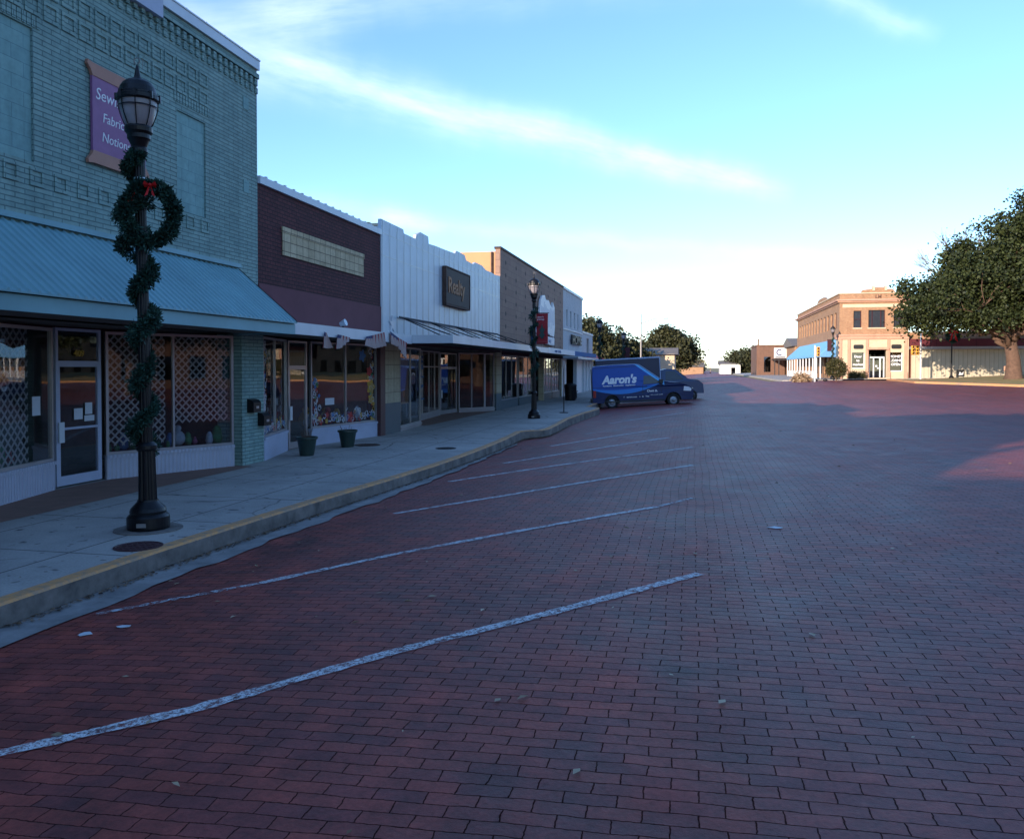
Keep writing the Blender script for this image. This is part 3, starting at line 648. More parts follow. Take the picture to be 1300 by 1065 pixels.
# storefront
L0, L1 = (-9.15, 7.3), (-10.25, 11.45); D0, D1 = (-10.3, 11.58), (-10.3, 12.64); R0, R1 = (-10.28, 12.74), (-9.17, 15.08)
shop_window(tb, L0, L1, .78, 2.95, mull=(.02,)); lattice(tb, lerp2(L0, L1, .03), lerp2(L0, L1, .86), .8, 2.93, .05)
dr = shop_door(tb, D0, D1, .33, 2.42, 'lilac_board', 2.92, mid=1.28)
dr['label'] = 'white framed glass door with paper notices and number above'
shop_window(tb, R0, R1, .74, 2.95, mull=(.5,)); lattice(tb, lerp2(R0, R1, .03), lerp2(R0, R1, .45), .9, 2.9, .05, .15); lattice(tb, lerp2(R0, R1, .53), lerp2(R0, R1, .97), 1.25, 2.9, .06, .15)
text('409', .15, 'goods_gold', tb, (-10.26, 11.98, 2.5), *EX, name='house_number', bold=.004)
for (y_, z_, w_, h_) in ((11.98, 1.42, .2, .19), (12.24, 1.5, .17, .2), (12.22, 1.38, .24, .1)): MB().box(-10.278, -10.274, y_, y_+w_, z_, z_+h_).build('paper_notice', 'paper', tb)
p = lerp2(L0, L1, .92); MB().bar(lerp2(L0, L1, .86), lerp2(L0, L1, .915), 1.55, 1.85, .004, .012).build('paper_notice', 'paper', tb)
goods(tb, lerp2(R0, R1, .04), lerp2(R0, R1, .97), .05, .76, 13, .42, 3); goods(tb, lerp2(L0, L1, .5), lerp2(L0, L1, .95), .05, .78, 5, .5, 9)
mb = MB(); mb.k = 0; q = lerp2(L0, L1, .66); c = (q[0]-.3, q[1]-.05, .8); mb.lathe([(.10, 0), (.16, .2), (.12, .42), (.06, .5)], c, 12); mb.ball((c[0], c[1], c[2]+.62), .12, 12, 8); mb.tube([(c[0]+.05, c[1]-.1, 1.22), (c[0]+.12, c[1]-.24, 1.0)], [.05, .03]); mb.tube([(c[0]+.05, c[1]+.1, 1.22), (c[0]+.12, c[1]+.24, 1.0)], [.05, .03]); mb.build('stuffed_toy', 'goods_pink', tb, smooth=True)
mb = MB(); mb.box(FX-.55, FX+.02, 15.12, 15.98, SZ, 2.998); pil = mb.build('pillar', 'teal_brick', tb, bevel=.01)
pil['label'] = 'teal painted brick pillar holding two black mailboxes'
MB().box(-10.6, -10.35, 7.0, 15.1, 2.96, 3.0).build('head_board', 'dark_fabric', tb)
# shop sign banner
sg = thing('shop_sign', (FX+.03, 11.45, 5.4), 'purple scroll shaped shop sign with tan ends on the teal brick wall', 'sign')
def PS(u, z, d): return (FX+.02+d, u, z)
MB().prism([(10.87, 5.62), (12.1, 5.62), (12.1, 6.75), (10.87, 6.75)], PS, 0, .04).build('panel', 'sign_purple', sg)
for z0, s in ((6.75, 1), (5.62, -1)):
    pts = [(10.87, z0), (12.1, z0), (12.17, z0+.08*s), (12.2, z0+.2*s), (12.1, z0+.19*s), (10.87, z0+.19*s), (10.77, z0+.21*s), (10.76, z0+.15*s), (10.83, z0+.08*s)]
    MB().prism(pts if s > 0 else pts[::-1], PS, -.001, .05).build('scroll_end', 'sign_tan', sg)
for s_, y_, z_, zz in (('Sewing', 10.93, 6.42, .26), ('Fabric', 11.08, 6.1, .21), ('Notions', 11.06, 5.80, .21)): text(s_, zz, 'sign_white', sg, (FX+.062, y_, z_), *EX, ext=.003, sx=.95, shear=.15)
# mailboxes
for i, (y_, z_, lb) in enumerate(((15.3, 1.38, 'black metal mailbox on the teal pillar, the left and higher one'), (15.72, 1.08, 'black metal mailbox on the teal pillar, the right and lower one'))):
    mbx = thing('mailbox', (FX+.02, y_, z_), lb, 'mailbox', 'mailboxes on the teal pillar')
    MB().prism([(0, 0), (.15, 0), (.15, .2), (.1, .26), (0, .28)], lambda u, w_, d, y_=y_, z_=z_: (FX+.021+u, y_+d, z_+w_), 0, .30).build('box', 'black_metal', mbx)
    MB().box(FX+.172, FX+.18, y_+.1, y_+.2, z_+.08, z_+.13).build('plate', 'alu_frame', mbx)

# ------------------------------------------------------------------ 2 maroon building
A0, A1 = 15.8, 22.75
m2_ = thing('brick_building', (FX, 19.3, SZ), 'low maroon brick shop with a cream tile strip, flag bunting and planters', 'building')
MB().box(FX-.3, FX-.002, A0+.004, A1-.004, 4.1, 6.2).build('wall', 'maroon_brick', m2_)
MB().box(FX-.3, FX+.03, A0+.004, A1-.004, 3.05, 4.098).build('plaster_band', 'maroon_stucco', m2_)
mb = MB(); mb.box(FX-.32, FX+.06, A0+.02, A1-.02, 6.203, 6.36); y = A0+.3
while y < A1-.1: mb.box(FX-.2, FX+.04, y, y+.06, 6.362, 6.40); y += .42
mb.build('coping', 'white_metal', m2_)
MB().box(FX-.02, FX+.03, 16.85, 21.44, 4.83, 5.33).build('tile_strip', 'cream_tile', m2_)
mb = MB(); mb.box(FX-.02, FX+.045, 16.83, 21.46, 5.333, 5.46); mb.build('tile_cap', 'cream_tile', m2_)
shell(m2_, A0, A1, 6.2, 'maroon_brick')
mb = MB(); mb.box(AX-.05, AX, AY1+.06, 22.1, 2.98, 3.22); mb.box(FX+.03, AX-.052, AY1+.06, 22.1, 3.17, 3.215); mb.build('canopy', 'white_metal', m2_)
MB().box(-9.9, AX-.06, AY1+.065, 22.098, 3.02, 3.05).build('soffit', 'wood_soffit', m2_)
w0, w1 = (-9.05, 16.02), (-9.62, 18.15); d0, d1 = (-9.64, 18.28), (-9.64, 19.28); w2, w3 = (-9.6, 19.4), (-9.1, 22.62)
wa = shop_window(m2_, w0, w1, .80, 2.98, mull=(.5,), riser='lilac_board'); shop_door(m2_, d0, d1, .32, 2.36, 'alu_frame', 2.92); wb = shop_window(m2_, w2, w3, .74, 2.98, mull=(.5,), riser='lilac_board')
goods(m2_, lerp2(w2, w3, .06), lerp2(w2, w3, .95), .1, .76, 12, .55, 21); goods(m2_, lerp2(w0, w1, .1), lerp2(w0, w1, .9), .1, .8, 6, .5, 22)
def painting(root, a, b, z0, z1, seed, dense):
    r = random.Random(seed); mb = MB(); dx, dy = b[0]-a[0], b[1]-a[1]; L = math.hypot(dx, dy); nx, ny = dy/L, -dx/L
    def P(u, z): return (a[0]+dx/L*u+nx*.009, a[1]+dy/L*u+ny*.009, z)
    def ring(u, z, rr, wd, arc, st):
        n = 9
        for i in range(n):
            w0_, w1_ = st+arc*i/n, st+arc*(i+1)/n
            mb.poly([P(u+math.cos(w0_)*rr, z+math.sin(w0_)*rr), P(u+math.cos(w1_)*rr, z+math.sin(w1_)*rr), P(u+math.cos(w1_)*(rr-wd), z+math.sin(w1_)*(rr-wd)), P(u+math.cos(w0_)*(rr-wd), z+math.sin(w0_)*(rr-wd))])
    def blob(u, z, rr, k):
        mb.k = k; pts = []
        for i in range(20): w_ = 6.283*i/20; q_ = rr*(1+.25*math.cos(5*w_)); pts.append(P(u+math.cos(w_)*q_, z+math.sin(w_)*q_))
        mb.poly(pts); mb.k = 0
    for (u, z, rr) in dense(L, z0, z1, r):
        if r.random() < .78: mb.k = 0 if r.random() < .8 else r.choice((1, 2, 3)); ring(u, z, rr, rr*.34, r.uniform(3.5, 6.2), r.uniform(0, 6)); mb.k = 0
        else: blob(u, z, rr*.9, r.choice((1, 2, 3, 4)))
    if seed == 5:
        blob(L*.93, z0+.95, .2, 2); blob(L*.93, z0+.6, .14, 2); blob(L*.78, z0+1.85, .16, 3); blob(L*.58, z0+.13, .14, 1); blob(L*.9, z0+1.4, .13, 1)
    return mb.build('window_painting', ['goods_white', 'goods_red', 'goods_gold', 'goods_blue', 'goods_green'], root)
def dn1(L, z0, z1, r):
    out = [(r.uniform(.08, L-.08), z0+abs(r.gauss(0, .13))+.07, r.uniform(.045, .085)) for i in range(70)]
    out += [(L-.07-abs(r.gauss(0, .12)), r.uniform(z0, z1-.1), r.uniform(.045, .085)) for i in range(46)]; out += [(.07+abs(r.gauss(0, .12)), r.uniform(z0, z0+1.25), r.uniform(.04, .08)) for i in range(40)]
    return out
painting(m2_, lerp2(w2, w3, .02), lerp2(w2, w3, .98), .8, 2.92, 5, dn1)
painting(m2_, lerp2(w0, w1, .03), lerp2(w0, w1, .97), .86, 2.92, 6, lambda L, z0, z1, r: [(.06+(L-.12)*i/55, z0+abs(r.gauss(0, .09))+.06, r.uniform(.05, .08)) for i in range(56)]+[(.07+abs(r.gauss(0, .09)), z0+(z1-z0-.1)*i/70, r.uniform(.05, .08)) for i in range(71)])
p = lerp2(w2, w3, .27); MB().bar(lerp2(w2, w3, .2), lerp2(w2, w3, .33), 1.32, 1.5, .004, .014).build('paper_notice', 'paper', m2_)
MB().box(FX-.35, FX+.05, 22.62, 23.0, SZ, 3.0).build('pier', 'maroon_trim', m2_)
# star and lamp ornaments on the canopy edge
st = MB(); pts = []
for i in range(10): rr = .24 if i % 2 == 0 else .1; pts.append((21.0+rr*math.sin(i*.6283), 3.48+rr*math.cos(i*.6283)))
st.prism(pts, lambda u, z, d: (-8.0+d, u, z), 0, .05)
tag(st.build('star_ornament', 'white_metal'), 'white metal star standing on the canopy of the maroon shop', 'ornament')
fl = thing('floodlight', (-8.1, 18.1, 3.22), 'small round floodlight on the canopy of the maroon shop', 'light')
MB().tube([(-8.1, 18.1, 3.22), (-8.1, 18.1, 3.3)], .02).build('bracket', 'dark_metal', fl); MB().tube([(-8.17, 18.1, 3.33), (-8.03, 18.1, 3.38)], [.05, .085], 14).build('shade', 'white_metal', fl)
def bunting(top, bot, n, label):
    mb = MB()
    def at_(p, t_):
        k = t_*(len(p)-1); i = min(int(k), len(p)-2); f = k-i; return (p[i][0]*(1-f)+p[i+1][0]*f, p[i][1]*(1-f)+p[i+1][1]*f)
    for i in range(n):
        for j in range(4):
            q = []
            for tt, ss in ((i/n, j/4), ((i+1)/n, j/4), ((i+1)/n, (j+1)/4), (i/n, (j+1)/4)):
                a_, b_ = at_(top, tt), at_(bot, tt); x = -7.765+.03*math.cos(tt*n*math.pi)*ss; q.append((x, a_[0]*(1-ss)+b_[0]*ss, a_[1]*(1-ss)+b_[1]*ss))
            mb.k = 2 if (j == 0 and i < n*.4) else i % 2; mb.poly(q)
    tag(mb.build('bunting', ['flag_red', 'flag_white', 'flag_blue']), label, 'bunting', 'striped cloth buntings along the shop canopy')
bunting([(16.38, 3.08), (16.5, 3.06)], [(16.28, 2.74), (16.55, 2.72), (16.82, 2.75)], 9, 'small tent shaped striped bunting, leftmost on the white canopy edge')
bunting([(17.05, 3.05), (17.3, 3.04), (17.75, 3.0)], [(16.92, 2.72), (17.2, 2.74), (17.72, 2.94)], 11, 'small striped bunting with a side tail, second from the left on the canopy')
bunting([(18.7, 3.06), (19.2, 3.12), (19.9, 3.22)], [(18.55, 2.86), (19.2, 2.78), (20.1, 2.88)], 15, 'widest striped bunting, above the right end of the flowered window')
bunting([(20.3, 3.26), (20.9, 3.12), (21.6, 3.0)], [(20.3, 2.95), (20.9, 2.86), (21.3, 2.62), (21.55, 2.55)], 13, 'drooping striped bunting hanging beside the tan tiled pier')
# planters
def planter(x, y, label, dead):
    p_ = thing('planter', (x, y, SZ), label, 'planter', 'planter pots by the maroon shop')
    MB().lathe([(.15, 0), (.16, .02), (.22, .37), (.25, .38), (.25, .43), (.23, .43), (.21, .37), (.0, .36)], (x, y, SZ), 28).build('pot', 'dark_green_plastic', p_, smooth=False)
    MB().lathe([(.208, .365), (.0, .38)], (x, y, SZ), 20).build('soil', 'soil', p_)
    mb = MB(); r = random.Random(int(y*10))
    for i in range(22 if dead else 8): a = r.uniform(0, 6.28); q = r.uniform(.02, .1); mb.tube([(x+q*math.cos(a), y+q*math.sin(a), SZ+.36), (x+q*2*math.cos(a), y+q*2*math.sin(a), SZ+.36+r.uniform(.1, .4 if dead else .2))], [.006, .003], 5)
    mb.build('dry_stems', 'twig', p_)
planter(-8.62, 17.25, 'dark green planter pot in front of the maroon shop door', 1); planter(-8.55, 19.35, 'dark green planter pot under the painted flower window', 0)

# ------------------------------------------------------------------ 3 white panelled building
B0, B1 = 22.75, 37.9
m3_ = thing('panelled_building', (FX, 30.3, SZ), 'white metal panelled storefront with a ragged roofline and square brown sign', 'building')
prof = [(B0, 3.3), (B1, 3.3), (B1, 6.66), (37.0, 6.6), (36.2, 6.64), (35.2, 6.62), (34.6, 6.74), (33.4, 6.74), (33.1, 6.62), (32.0, 6.64), (31.8, 6.82), (30.6, 6.84), (30.4, 6.7), (29.0, 6.66), (28.0, 6.64), (27.2, 6.6), (27.15, 6.84), (26.3, 6.86), (25.9, 6.72), (25.8, 6.56), (24.7, 6.56), (24.65, 6.68), (B0, 6.68)]
MB().prism(prof, lambda u, z, d: (FX+.03-d, u, z), 0, .1).build('panel_front', 'white_panels', m3_)
mb = MB()
for y in [B0+.03+.62*i for i in range(25)]: mb.box(FX+.03, FX+.036, y, y+.018, 3.4, 6.5)
for z_ in (6.28, 5.62): mb.box(FX+.03, FX+.036, B0, B1, z_, z_+.015)
mb.build('panel_battens', 'alu_frame', m3_)
shell(m3_, B0, B1, 6.6, 'red_brick', xf=FX+.2)
MB().box(FX-.35, FX-.08, B0+.006, B0+.3, 6.36, 6.56).box(-12.5, FX-.35, B0+.002, B0+.25, 6.49, 6.60).build('coping', 'cream_stone', m3_)
sgn = thing('square_sign', (FX+.05, 30.3, 5.3), 'square dark brown sign board with rusted letters on the white panelled front', 'sign')
MB().box(FX+.06, FX+.18, 28.75, 31.95, 4.66, 5.98).build('board', 'sign_brown', sgn, bevel=.02)
mb = MB()
for a in ((28.72, 31.98, 5.98, 6.03), (28.72, 31.98, 4.6, 4.66), (28.7, 28.75, 4.66, 5.98), (31.95, 32.0, 4.66, 5.98)): mb.box(FX+.05, FX+.20, *a)
mb.build('frame', 'rusty_metal', sgn)
text('Realty', .82, 'rust_letter', sgn, (FX+.182, 28.98, 5.1), *EX, ext=.02, bold=.015, sx=1.08)
# suspended flat canopy over three shops
C0, C1 = 22.14, 57.0
cx1 = -6.6
mb = MB(); mb.box(FX+.06, cx1-.041, C0+.041, B1, 3.12, 3.16); cn = mb.build('canopy', 'dark_metal', m3_)
mb = MB(); mb.box(cx1-.04, cx1, C0, B1, 3.0, 3.23); mb.box(FX+.06, cx1-.041, C0, C0+.04, 3.0, 3.23); mb.build('fascia', 'white_metal', cn)
mb = MB(); mb.tube([(FX+.1, 24.1, 3.88), (FX+.1, 37.2, 3.88)], .03, 6)
for y in (24.2, 27.0, 30.0, 33.2, 36.6):
    mb.tube([(FX+.1, y, 3.88), (cx1-.15, y-1.7, 3.24)], .018, 5); mb.tube([(FX+.1, y, 3.88), (cx1-.9, y+.8, 3.18)], .018, 5)
mb.build('hanger_rods', 'dark_metal', m3_)
MB().box(-9.3, FX+.05, 22.75, 37.9, 3.05, 3.32).build('beam', 'dark_fabric', m3_)
MB().box(FX-.3, FX+.02, 23.02, 24.38, 1.24, 3.04).build('tiled_pier', 'tan_tile', m3_); MB().box(FX-.3, FX+.02, 23.02, 24.38, SZ, 1.236).build('pier_base', 'dark_slate_panel', m3_)
shop_window(m3_, (-9.05, 24.42), (-9.3, 27.2), .42, 2.98, mull=(.5,), riser='alu_frame', zb=.3)
shop_window(m3_, (-9.9, 27.25), (-10.5, 33.2), .5, 2.98, mull=(.14, .3, .46, .66, .84), riser='alu_frame', zb=.3, hbars=(2.35,))
shop_window(m3_, (-9.32, 27.25), (-9.88, 27.28), .5, 2.98, riser='alu_frame', zb=.3)
shop_door(m3_, (-10.5, 33.3), (-10.35, 35.3), .32, 2.35, 'alu_frame', 2.9)
shop_window(m3_, (-10.3, 35.4), (-9.4, 36.6), .45, 2.98, mull=(.5,), riser='alu_frame', zb=.3); shop_window(m3_, (-9.4, 36.6), (-9.1, 37.2), .45, 2.98, riser='alu_frame', zb=.3)
MB().box(FX-.3, FX+.02, 37.22, 38.3, 1.1, 3.04).build('tiled_pier', 'tan_tile', m3_); MB().box(FX-.3, FX+.02, 37.22, 38.3, SZ, 1.097).build('pier_base', 'dark_slate_panel', m3_)
each('window_display', 'tan_stucco', m3_, ((-9.4, -9.34, 24.7, 25.4, .5, 2.9), (-9.5, -9.44, 25.7, 26.4, 1.1, 2.9)))
mb = MB(); r = random.Random(4)
for i in range(60): mb.box(-10.1, -10.08, *(lambda y: (y, y+r.uniform(.1, .3)))(r.uniform(27.6, 29.8)), *(lambda z: (z, z+r.uniform(.03, .12)))(r.uniform(1.0, 2.7)))
mb.build('notice_board', 'goods_blue', m3_)

# ------------------------------------------------------------------ 4 brown building
m4_ = thing('panelled_building', (FX, 47.5, SZ), 'tall brown panelled building with a torn white sign above a flat canopy', 'building')
mb = MB(); mb.box(FX-.2, FX+.04, 38.34, 57.15, 3.26, 7.95); mb.box(FX-.2, FX+.04, 37.93, 38.34, 3.06, 7.95); mb.build('panel_front', 'brown_panels', m4_)
MB().box(FX-.25, FX+.08, 37.9, 57.18, 7.953, 8.06).build('coping', 'rusty_metal', m4_)
shell(m4_, 37.92, 57.15, 7.95, 'tan_stucco', xf=FX+.1)
MB().tube([(FX-.35, 37.85, 3.3), (FX-.35, 37.85, 7.8)], .05).build('downpipe', 'rusty_metal', m4_)
mb = MB(); mb.box(FX+.06, cx1-.041, B1+.003, C1, 3.12, 3.16); cn = mb.build('canopy', 'dark_metal', m4_)
fs = MB(); fs.box(cx1-.04, cx1, B1+.003, 46.5, 3.0, 3.26); fs.k = 1; fs.box(cx1-.04, cx1, 46.503, C1, 3.0, 3.26); fs.build('fascia', ['sign_white', 'stripe_blue'], cn)
text('FAMILY  CENTER', .17, 'stripe_blue', cn, (cx1+.006, 39.5, 3.06), *EX, name='lettering', ext=.003, sx=1.5)
MB().box(-9.3, FX+.05, 38.35, 57.1, 2.95, 3.24).build('beam', 'dark_fabric', m4_)
for a, b in ((38.4, 42.4), (42.7, 46.5), (50.0, 53.0), (53.2, 56.4)): shop_window(m4_, (-9.1, a), (-9.1, b), .72, 2.93, mull=(.33, .66), riser='dark_slate_panel', zb=.3)
shop_door(m4_, (-9.9, 47.0), (-9.9, 49.5), .32, 2.5, 'dark_metal', 2.9)
each('pier', 'tan_tile', m4_, ((FX-.3, FX, 56.45, 57.12, SZ, 2.94), (FX-.3, FX, 49.6, 49.95, SZ, 2.94), (FX-.3, FX, 46.55, 46.9, SZ, 2.94)))
ws = thing('torn_sign', (FX+.1, 50.0, 5.2), 'white torn plastic sign panel with ragged edges on the brown wall', 'sign')
pts = [(47.4, 5.0), (48.2, 4.75), (49.6, 4.5), (50.8, 4.35), (52.3, 4.3), (52.6, 4.9), (52.5, 5.7), (52.5, 6.2), (51.9, 6.5), (51.6, 6.1), (50.9, 6.25), (50.3, 6.5), (49.3, 6.45), (48.9, 6.7), (48.1, 6.6), (47.6, 6.3), (47.3, 5.6)]
MB().prism(pts, lambda u, z, d: (FX+.1+d, u, z), 0, .12).build('panel', 'sign_white', ws)
mb = MB(); r = random.Random(8)
for i in range(14): y = 47.7+i*.34; zt = r.uniform(5.9, 6.3); mb.box(FX+.221, FX+.225, y, y+.05, r.uniform(4.7, 5.2), zt)
mb.build('stain_strips', 'goods_blue', ws)
s2 = thing('small_sign', (FX+.1, 51.0, 3.9), 'small rounded white sign under the torn one on the brown wall', 'sign')
MB().box(FX+.06, FX+.2, 49.8, 52.6, 3.72, 4.25).build('board', 'sign_white', s2, bevel=.05); text('SALES', .28, 'goods_blue', s2, (FX+.205, 50.3, 3.88), *EX, ext=.004, sx=1.4)
b2 = thing('blue_sign', (-8.8, 45.9, 3.9), 'small blue shop sign behind the second street lamp', 'sign')
MB().box(FX+.1, FX+.25, 45.3, 46.5, 3.7, 4.7).build('board', 'stripe_blue', b2, bevel=.04); MB().box(FX+.252, FX+.256, 45.9, 46.3, 3.9, 4.5).build('patch', 'sign_white', b2)

# ------------------------------------------------------------------ 5 far white building
m5 = thing('brick_building', (FX, 65.0, SZ), 'two storey white painted brick building with four narrow upper windows', 'building')
mb = MB(); hs = [(58.9+i*1.95, 59.55+i*1.95, 5.35, 6.55) for i in range(4)]
grid_wall(mb, PX, 57.2, 67.6, 3.0, 7.9, hs, .2); mb.poly([(FX, 67.6, 3), (FX-.3, 67.6, 3), (FX-.3, 67.6, 7.9), (FX, 67.6, 7.9)])
mb.build('wall', 'white_brick', m5); MB().box(FX-.3, FX+.08, 57.2, 67.65, 7.903, 8.07).box(FX-.02, FX+.06, 57.2, 67.63, 5.05, 5.13).build('coping', 'white_paint', m5)
for h in hs:
    wf = MB(); wf.box(FX-.19, FX-.14, h[0], h[0]+.06, h[2], h[3]); wf.box(FX-.19, FX-.14, h[1]-.06, h[1], h[2], h[3]); wf.box(FX-.19, FX-.14, h[0]+.06, h[1]-.06, (h[2]+h[3])/2-.03, (h[2]+h[3])/2+.03)
    wo = wf.build('window', 'white_paint', m5); MB().box(FX-.21, FX-.2, h[0], h[1], h[2], h[3]).build('pane', 'dark_glass', wo)
shell(m5, 57.2, 67.6, 7.95, 'white_brick')
for i, (ch, zz) in enumerate(zip('HOME', (0, 0, 0, 0))):
    pass
text('HOME', .95, 'sign_black', m5, (FX+.15, 60.6, 4.1), *EX, name='sign_lettering', ext=.08, bold=.03, sx=1.9)
each('pier', 'white_paint', m5, ((FX-.3, FX-.01, 57.2, 59, SZ, 2.99), (FX-.3, FX-.01, 64.5, 67.6, SZ, 2.99)))
MB().box(-9.9, -9.8, 59, 64.5, SZ, 2.99).build('dark_entrance', 'dark_metal', m5); MB().box(FX, -7.9, 57.2, 70, 2.95, 3.1).build('canopy', 'white_metal', m5)
m6 = thing('brick_building', (FX, 71.2, SZ), 'low white annexe with one poster window at the end of the left row', 'building')
mb = MB(); grid_wall(mb, PX, 67.65, 74.8, SZ, 5.2, [(70.6, 72.3, 3.6, 4.85)], .15); mb.poly([(FX, 74.8, SZ), (-30, 74.8, SZ), (-30, 74.8, 5.2), (FX, 74.8, 5.2)]); mb.build('wall', 'white_brick', m6)
MB().box(FX-.16, FX-.14, 70.6, 72.3, 3.6, 4.85).build('window', 'dark_glass', m6); MB().box(-30, FX+.05, 67.66, 74.86, 5.203, 5.36).build('roof', 'white_paint', m6)
each('pilaster', 'white_paint', m6, [(FX+.003, FX+.12, y, y+.3, SZ, 2.9) for y in (68.2, 70.2, 72.2, 74.2)])
MB().prism([(0, 3.55), (.9, 3.15), (.9, 3.02), (0, 3.3)], lambda u, z, d: (FX+.005+u, 68+d, z), 0, 8.2).build('awning', 'bow_red', m6)

# ------------------------------------------------------------------ manhole covers
def cover(x, y, z, r, label, mat='rusty_metal'):
    mb = MB(); mb.lathe([(r, 0), (r, .008), (r*.92, .009), (r*.91, .004), (.0, .004)], (0, 0, 0), 32)
    for i in range(5):
        for j in range(5):
            a, b = (i-2)*r*.32, (j-2)*r*.32
            if a*a+b*b < (r*.8)**2: mb.box(a-r*.1, a+r*.1, b-r*.1, b+r*.1, .004, .0085)
    o = tag(mb.build('manhole_cover', mat), label, 'manhole cover', 'round covers in the pavement'); o.location = (x, y, z)
cover(-6.06, 8.02, SZ+.002, .26, 'rusty round cover beside the kerb in front of the nearest lamp', 'maroon_trim'); cover(-8.25, 19.9, SZ+.002, .34, 'dark round cover in the pavement beside the planters'); cover(-6.0, 19.5, SZ+.002, .26, 'round cover near the kerb beyond the planters', 'dark_metal')
mb = MB(); mb.lathe([(.40, 0), (.40, .012), (.0, .012)], (-6.6, 8.93, SZ), 40); tag(mb.build('lamp_footing', 'kerb_concrete'), 'round concrete footing ring under the nearest street lamp', 'footing')

# ------------------------------------------------------------------ street lamps
lampgrp = 'black ornamental street lamps'
def make_lamp(label):
    r_ = thing('street_lamp', (0, 0, 0), label, 'street lamp', lampgrp)
    MB().lathe([(.245, 0), (.25, .03), (.25, .15), (.235, .17), (.21, .19), (.215, .22), (.20, .26), (.15, .31), (.125, .34), (.12, .36)], n=36).build('base', 'black_metal', r_, smooth=False)
    mb = MB(); pr = []                                     # fluted sleeve and shaft
    for (ra, rb, z0, z1) in ((.106, .094, .36, .98), (.070, .062, 1.07, 4.62)):
        n = 48; base = len(mb.v)
        for z, rr in ((z0, ra), (z1, rb)):
            for k in range(n): q = rr*(1+(.045 if k % 4 < 2 else -.045)); w_ = 2*math.pi*k/n; mb.v.append((q*math.cos(w_), q*math.sin(w_), z))
        for k in range(n): mb.f.append((base+k, base+(k+1) % n, base+n+(k+1) % n, base+n+k)); mb.mi.append(0)
    mb.lathe([(.11, .965), (.125, .99), (.125, 1.03), (.10, 1.06), (.085, 1.075)], n=28); mb.lathe([(.08, 1.28), (.088, 1.29), (.088, 1.33), (.08, 1.34)], n=28)
    mb.build('pole', 'black_metal', r_)
    MB().lathe([(.074, 4.24), (.078, 4.245), (.078, 4.262), (.074, 4.267)], n=24).lathe([(.074, 4.3), (.078, 4.305), (.078, 4.322), (.074, 4.327)], n=24).build('collar', 'chrome', r_)
    MB().lathe([(.068, 4.6), (.10, 4.64), (.10, 4.68), (.085, 4.70), (.12, 4.78), (.135, 4.80), (.135, 4.85), (.16, 4.88), (.165, 4.93), (.155, 4.95)], n=28).build('fitter', 'black_metal', r_, smooth=False)
    MB().lathe([(.14, 4.94), (.165, 4.96), (.20, 5.04), (.235, 5.14), (.25, 5.22), (.25, 5.29), (.2, 5.32)], n=32).build('globe', 'lamp_globe', r_, smooth=True)
    mb = MB()
    for k in range(8):
        w_ = 2*math.pi*k/8+.2; mb.tube([(rr*math.cos(w_), rr*math.sin(w_), z) for rr, z in ((.165, 4.95), (.19, 4.99), (.23, 5.08), (.258, 5.18), (.262, 5.27))], .008, 5)
    ring = [(.262*math.cos(2*math.pi*k/32), .262*math.sin(2*math.pi*k/32), 5.18) for k in range(33)]; mb.tube(ring, .007, 5, False)
    mb.build('cage', 'black_metal', r_)
    mb = MB(); mb.lathe([(.265, 5.25), (.285, 5.27), (.285, 5.315), (.262, 5.33), (.262, 5.345), (.25, 5.355), (.235, 5.42), (.195, 5.475), (.14, 5.51), (.07, 5.53), (.045, 5.56), (.028, 5.64), (.012, 5.70), (.002, 5.72)], n=36)
    for k in range(8): w_ = 2*math.pi*k/8+.2; mb.box(.28*math.cos(w_)-.02, .28*math.cos(w_)+.02, .28*math.sin(w_)-.02, .28*math.sin(w_)+.02, 5.26, 5.345)
    cp = mb.build('cap', 'black_metal', r_, smooth=False)
    mb = MB(); ringp = [(.035*math.cos(w_), 0, 5.755+.035*math.sin(w_)) for w_ in [6.283*k/16-1.2 for k in range(15)]]; mb.tube(ringp, .007, 5); mb.tube([(.06, 0, 5.66), (.075, 0, 5.80)], .003, 4); mb.build('finial', 'galvanised', cp)
    MB().box(-.055, .055, -.256, -.248, .05, .10).build('plate', 'galvanised', r_)
    for ch in r_.children:
        if ch.name.split('.')[0] in ('globe', 'cage', 'cap'):
            for v in ch.data.vertices: v.co.x *= .87; v.co.y *= .87
    return r_
lamp = make_lamp('black fluted street lamp nearest the camera, wrapped in garland with a large wreath')
lamp.location = (-6.6, 8.93, SZ+.012); lamp.rotation_euler = (0, math.radians(-.9), .3)
lamps = [lamp]
for (x, y, z, lb, rz) in ((-6.16, 31.9, SZ, 'black street lamp with a red banner in front of the brown building', 0), (-6.7, 60.0, SZ, 'black street lamp at the far end of the left pavement beside the red awning', 1),
                          (-6.2, 75.2, ground(-6, 75)+.1, 'dark street lamp with a dark red banner rising behind the parked van', 1), (14.4, 91.9, ground(14, 92)+.14, 'black street lamp with banner at the corner by the blue awning', 2), (25.7, 91.2, ground(25.7, 91.2)+.1, 'black street lamp with wreath and red bow before the cream panelled wall', 1)):
    c = copy_tree(lamp); c.location = (x, y, z); c['label'] = lb; c.rotation_euler = (0, 0, rz); lamps.append(c)
lamps[5].scale = (1, 1, .88)
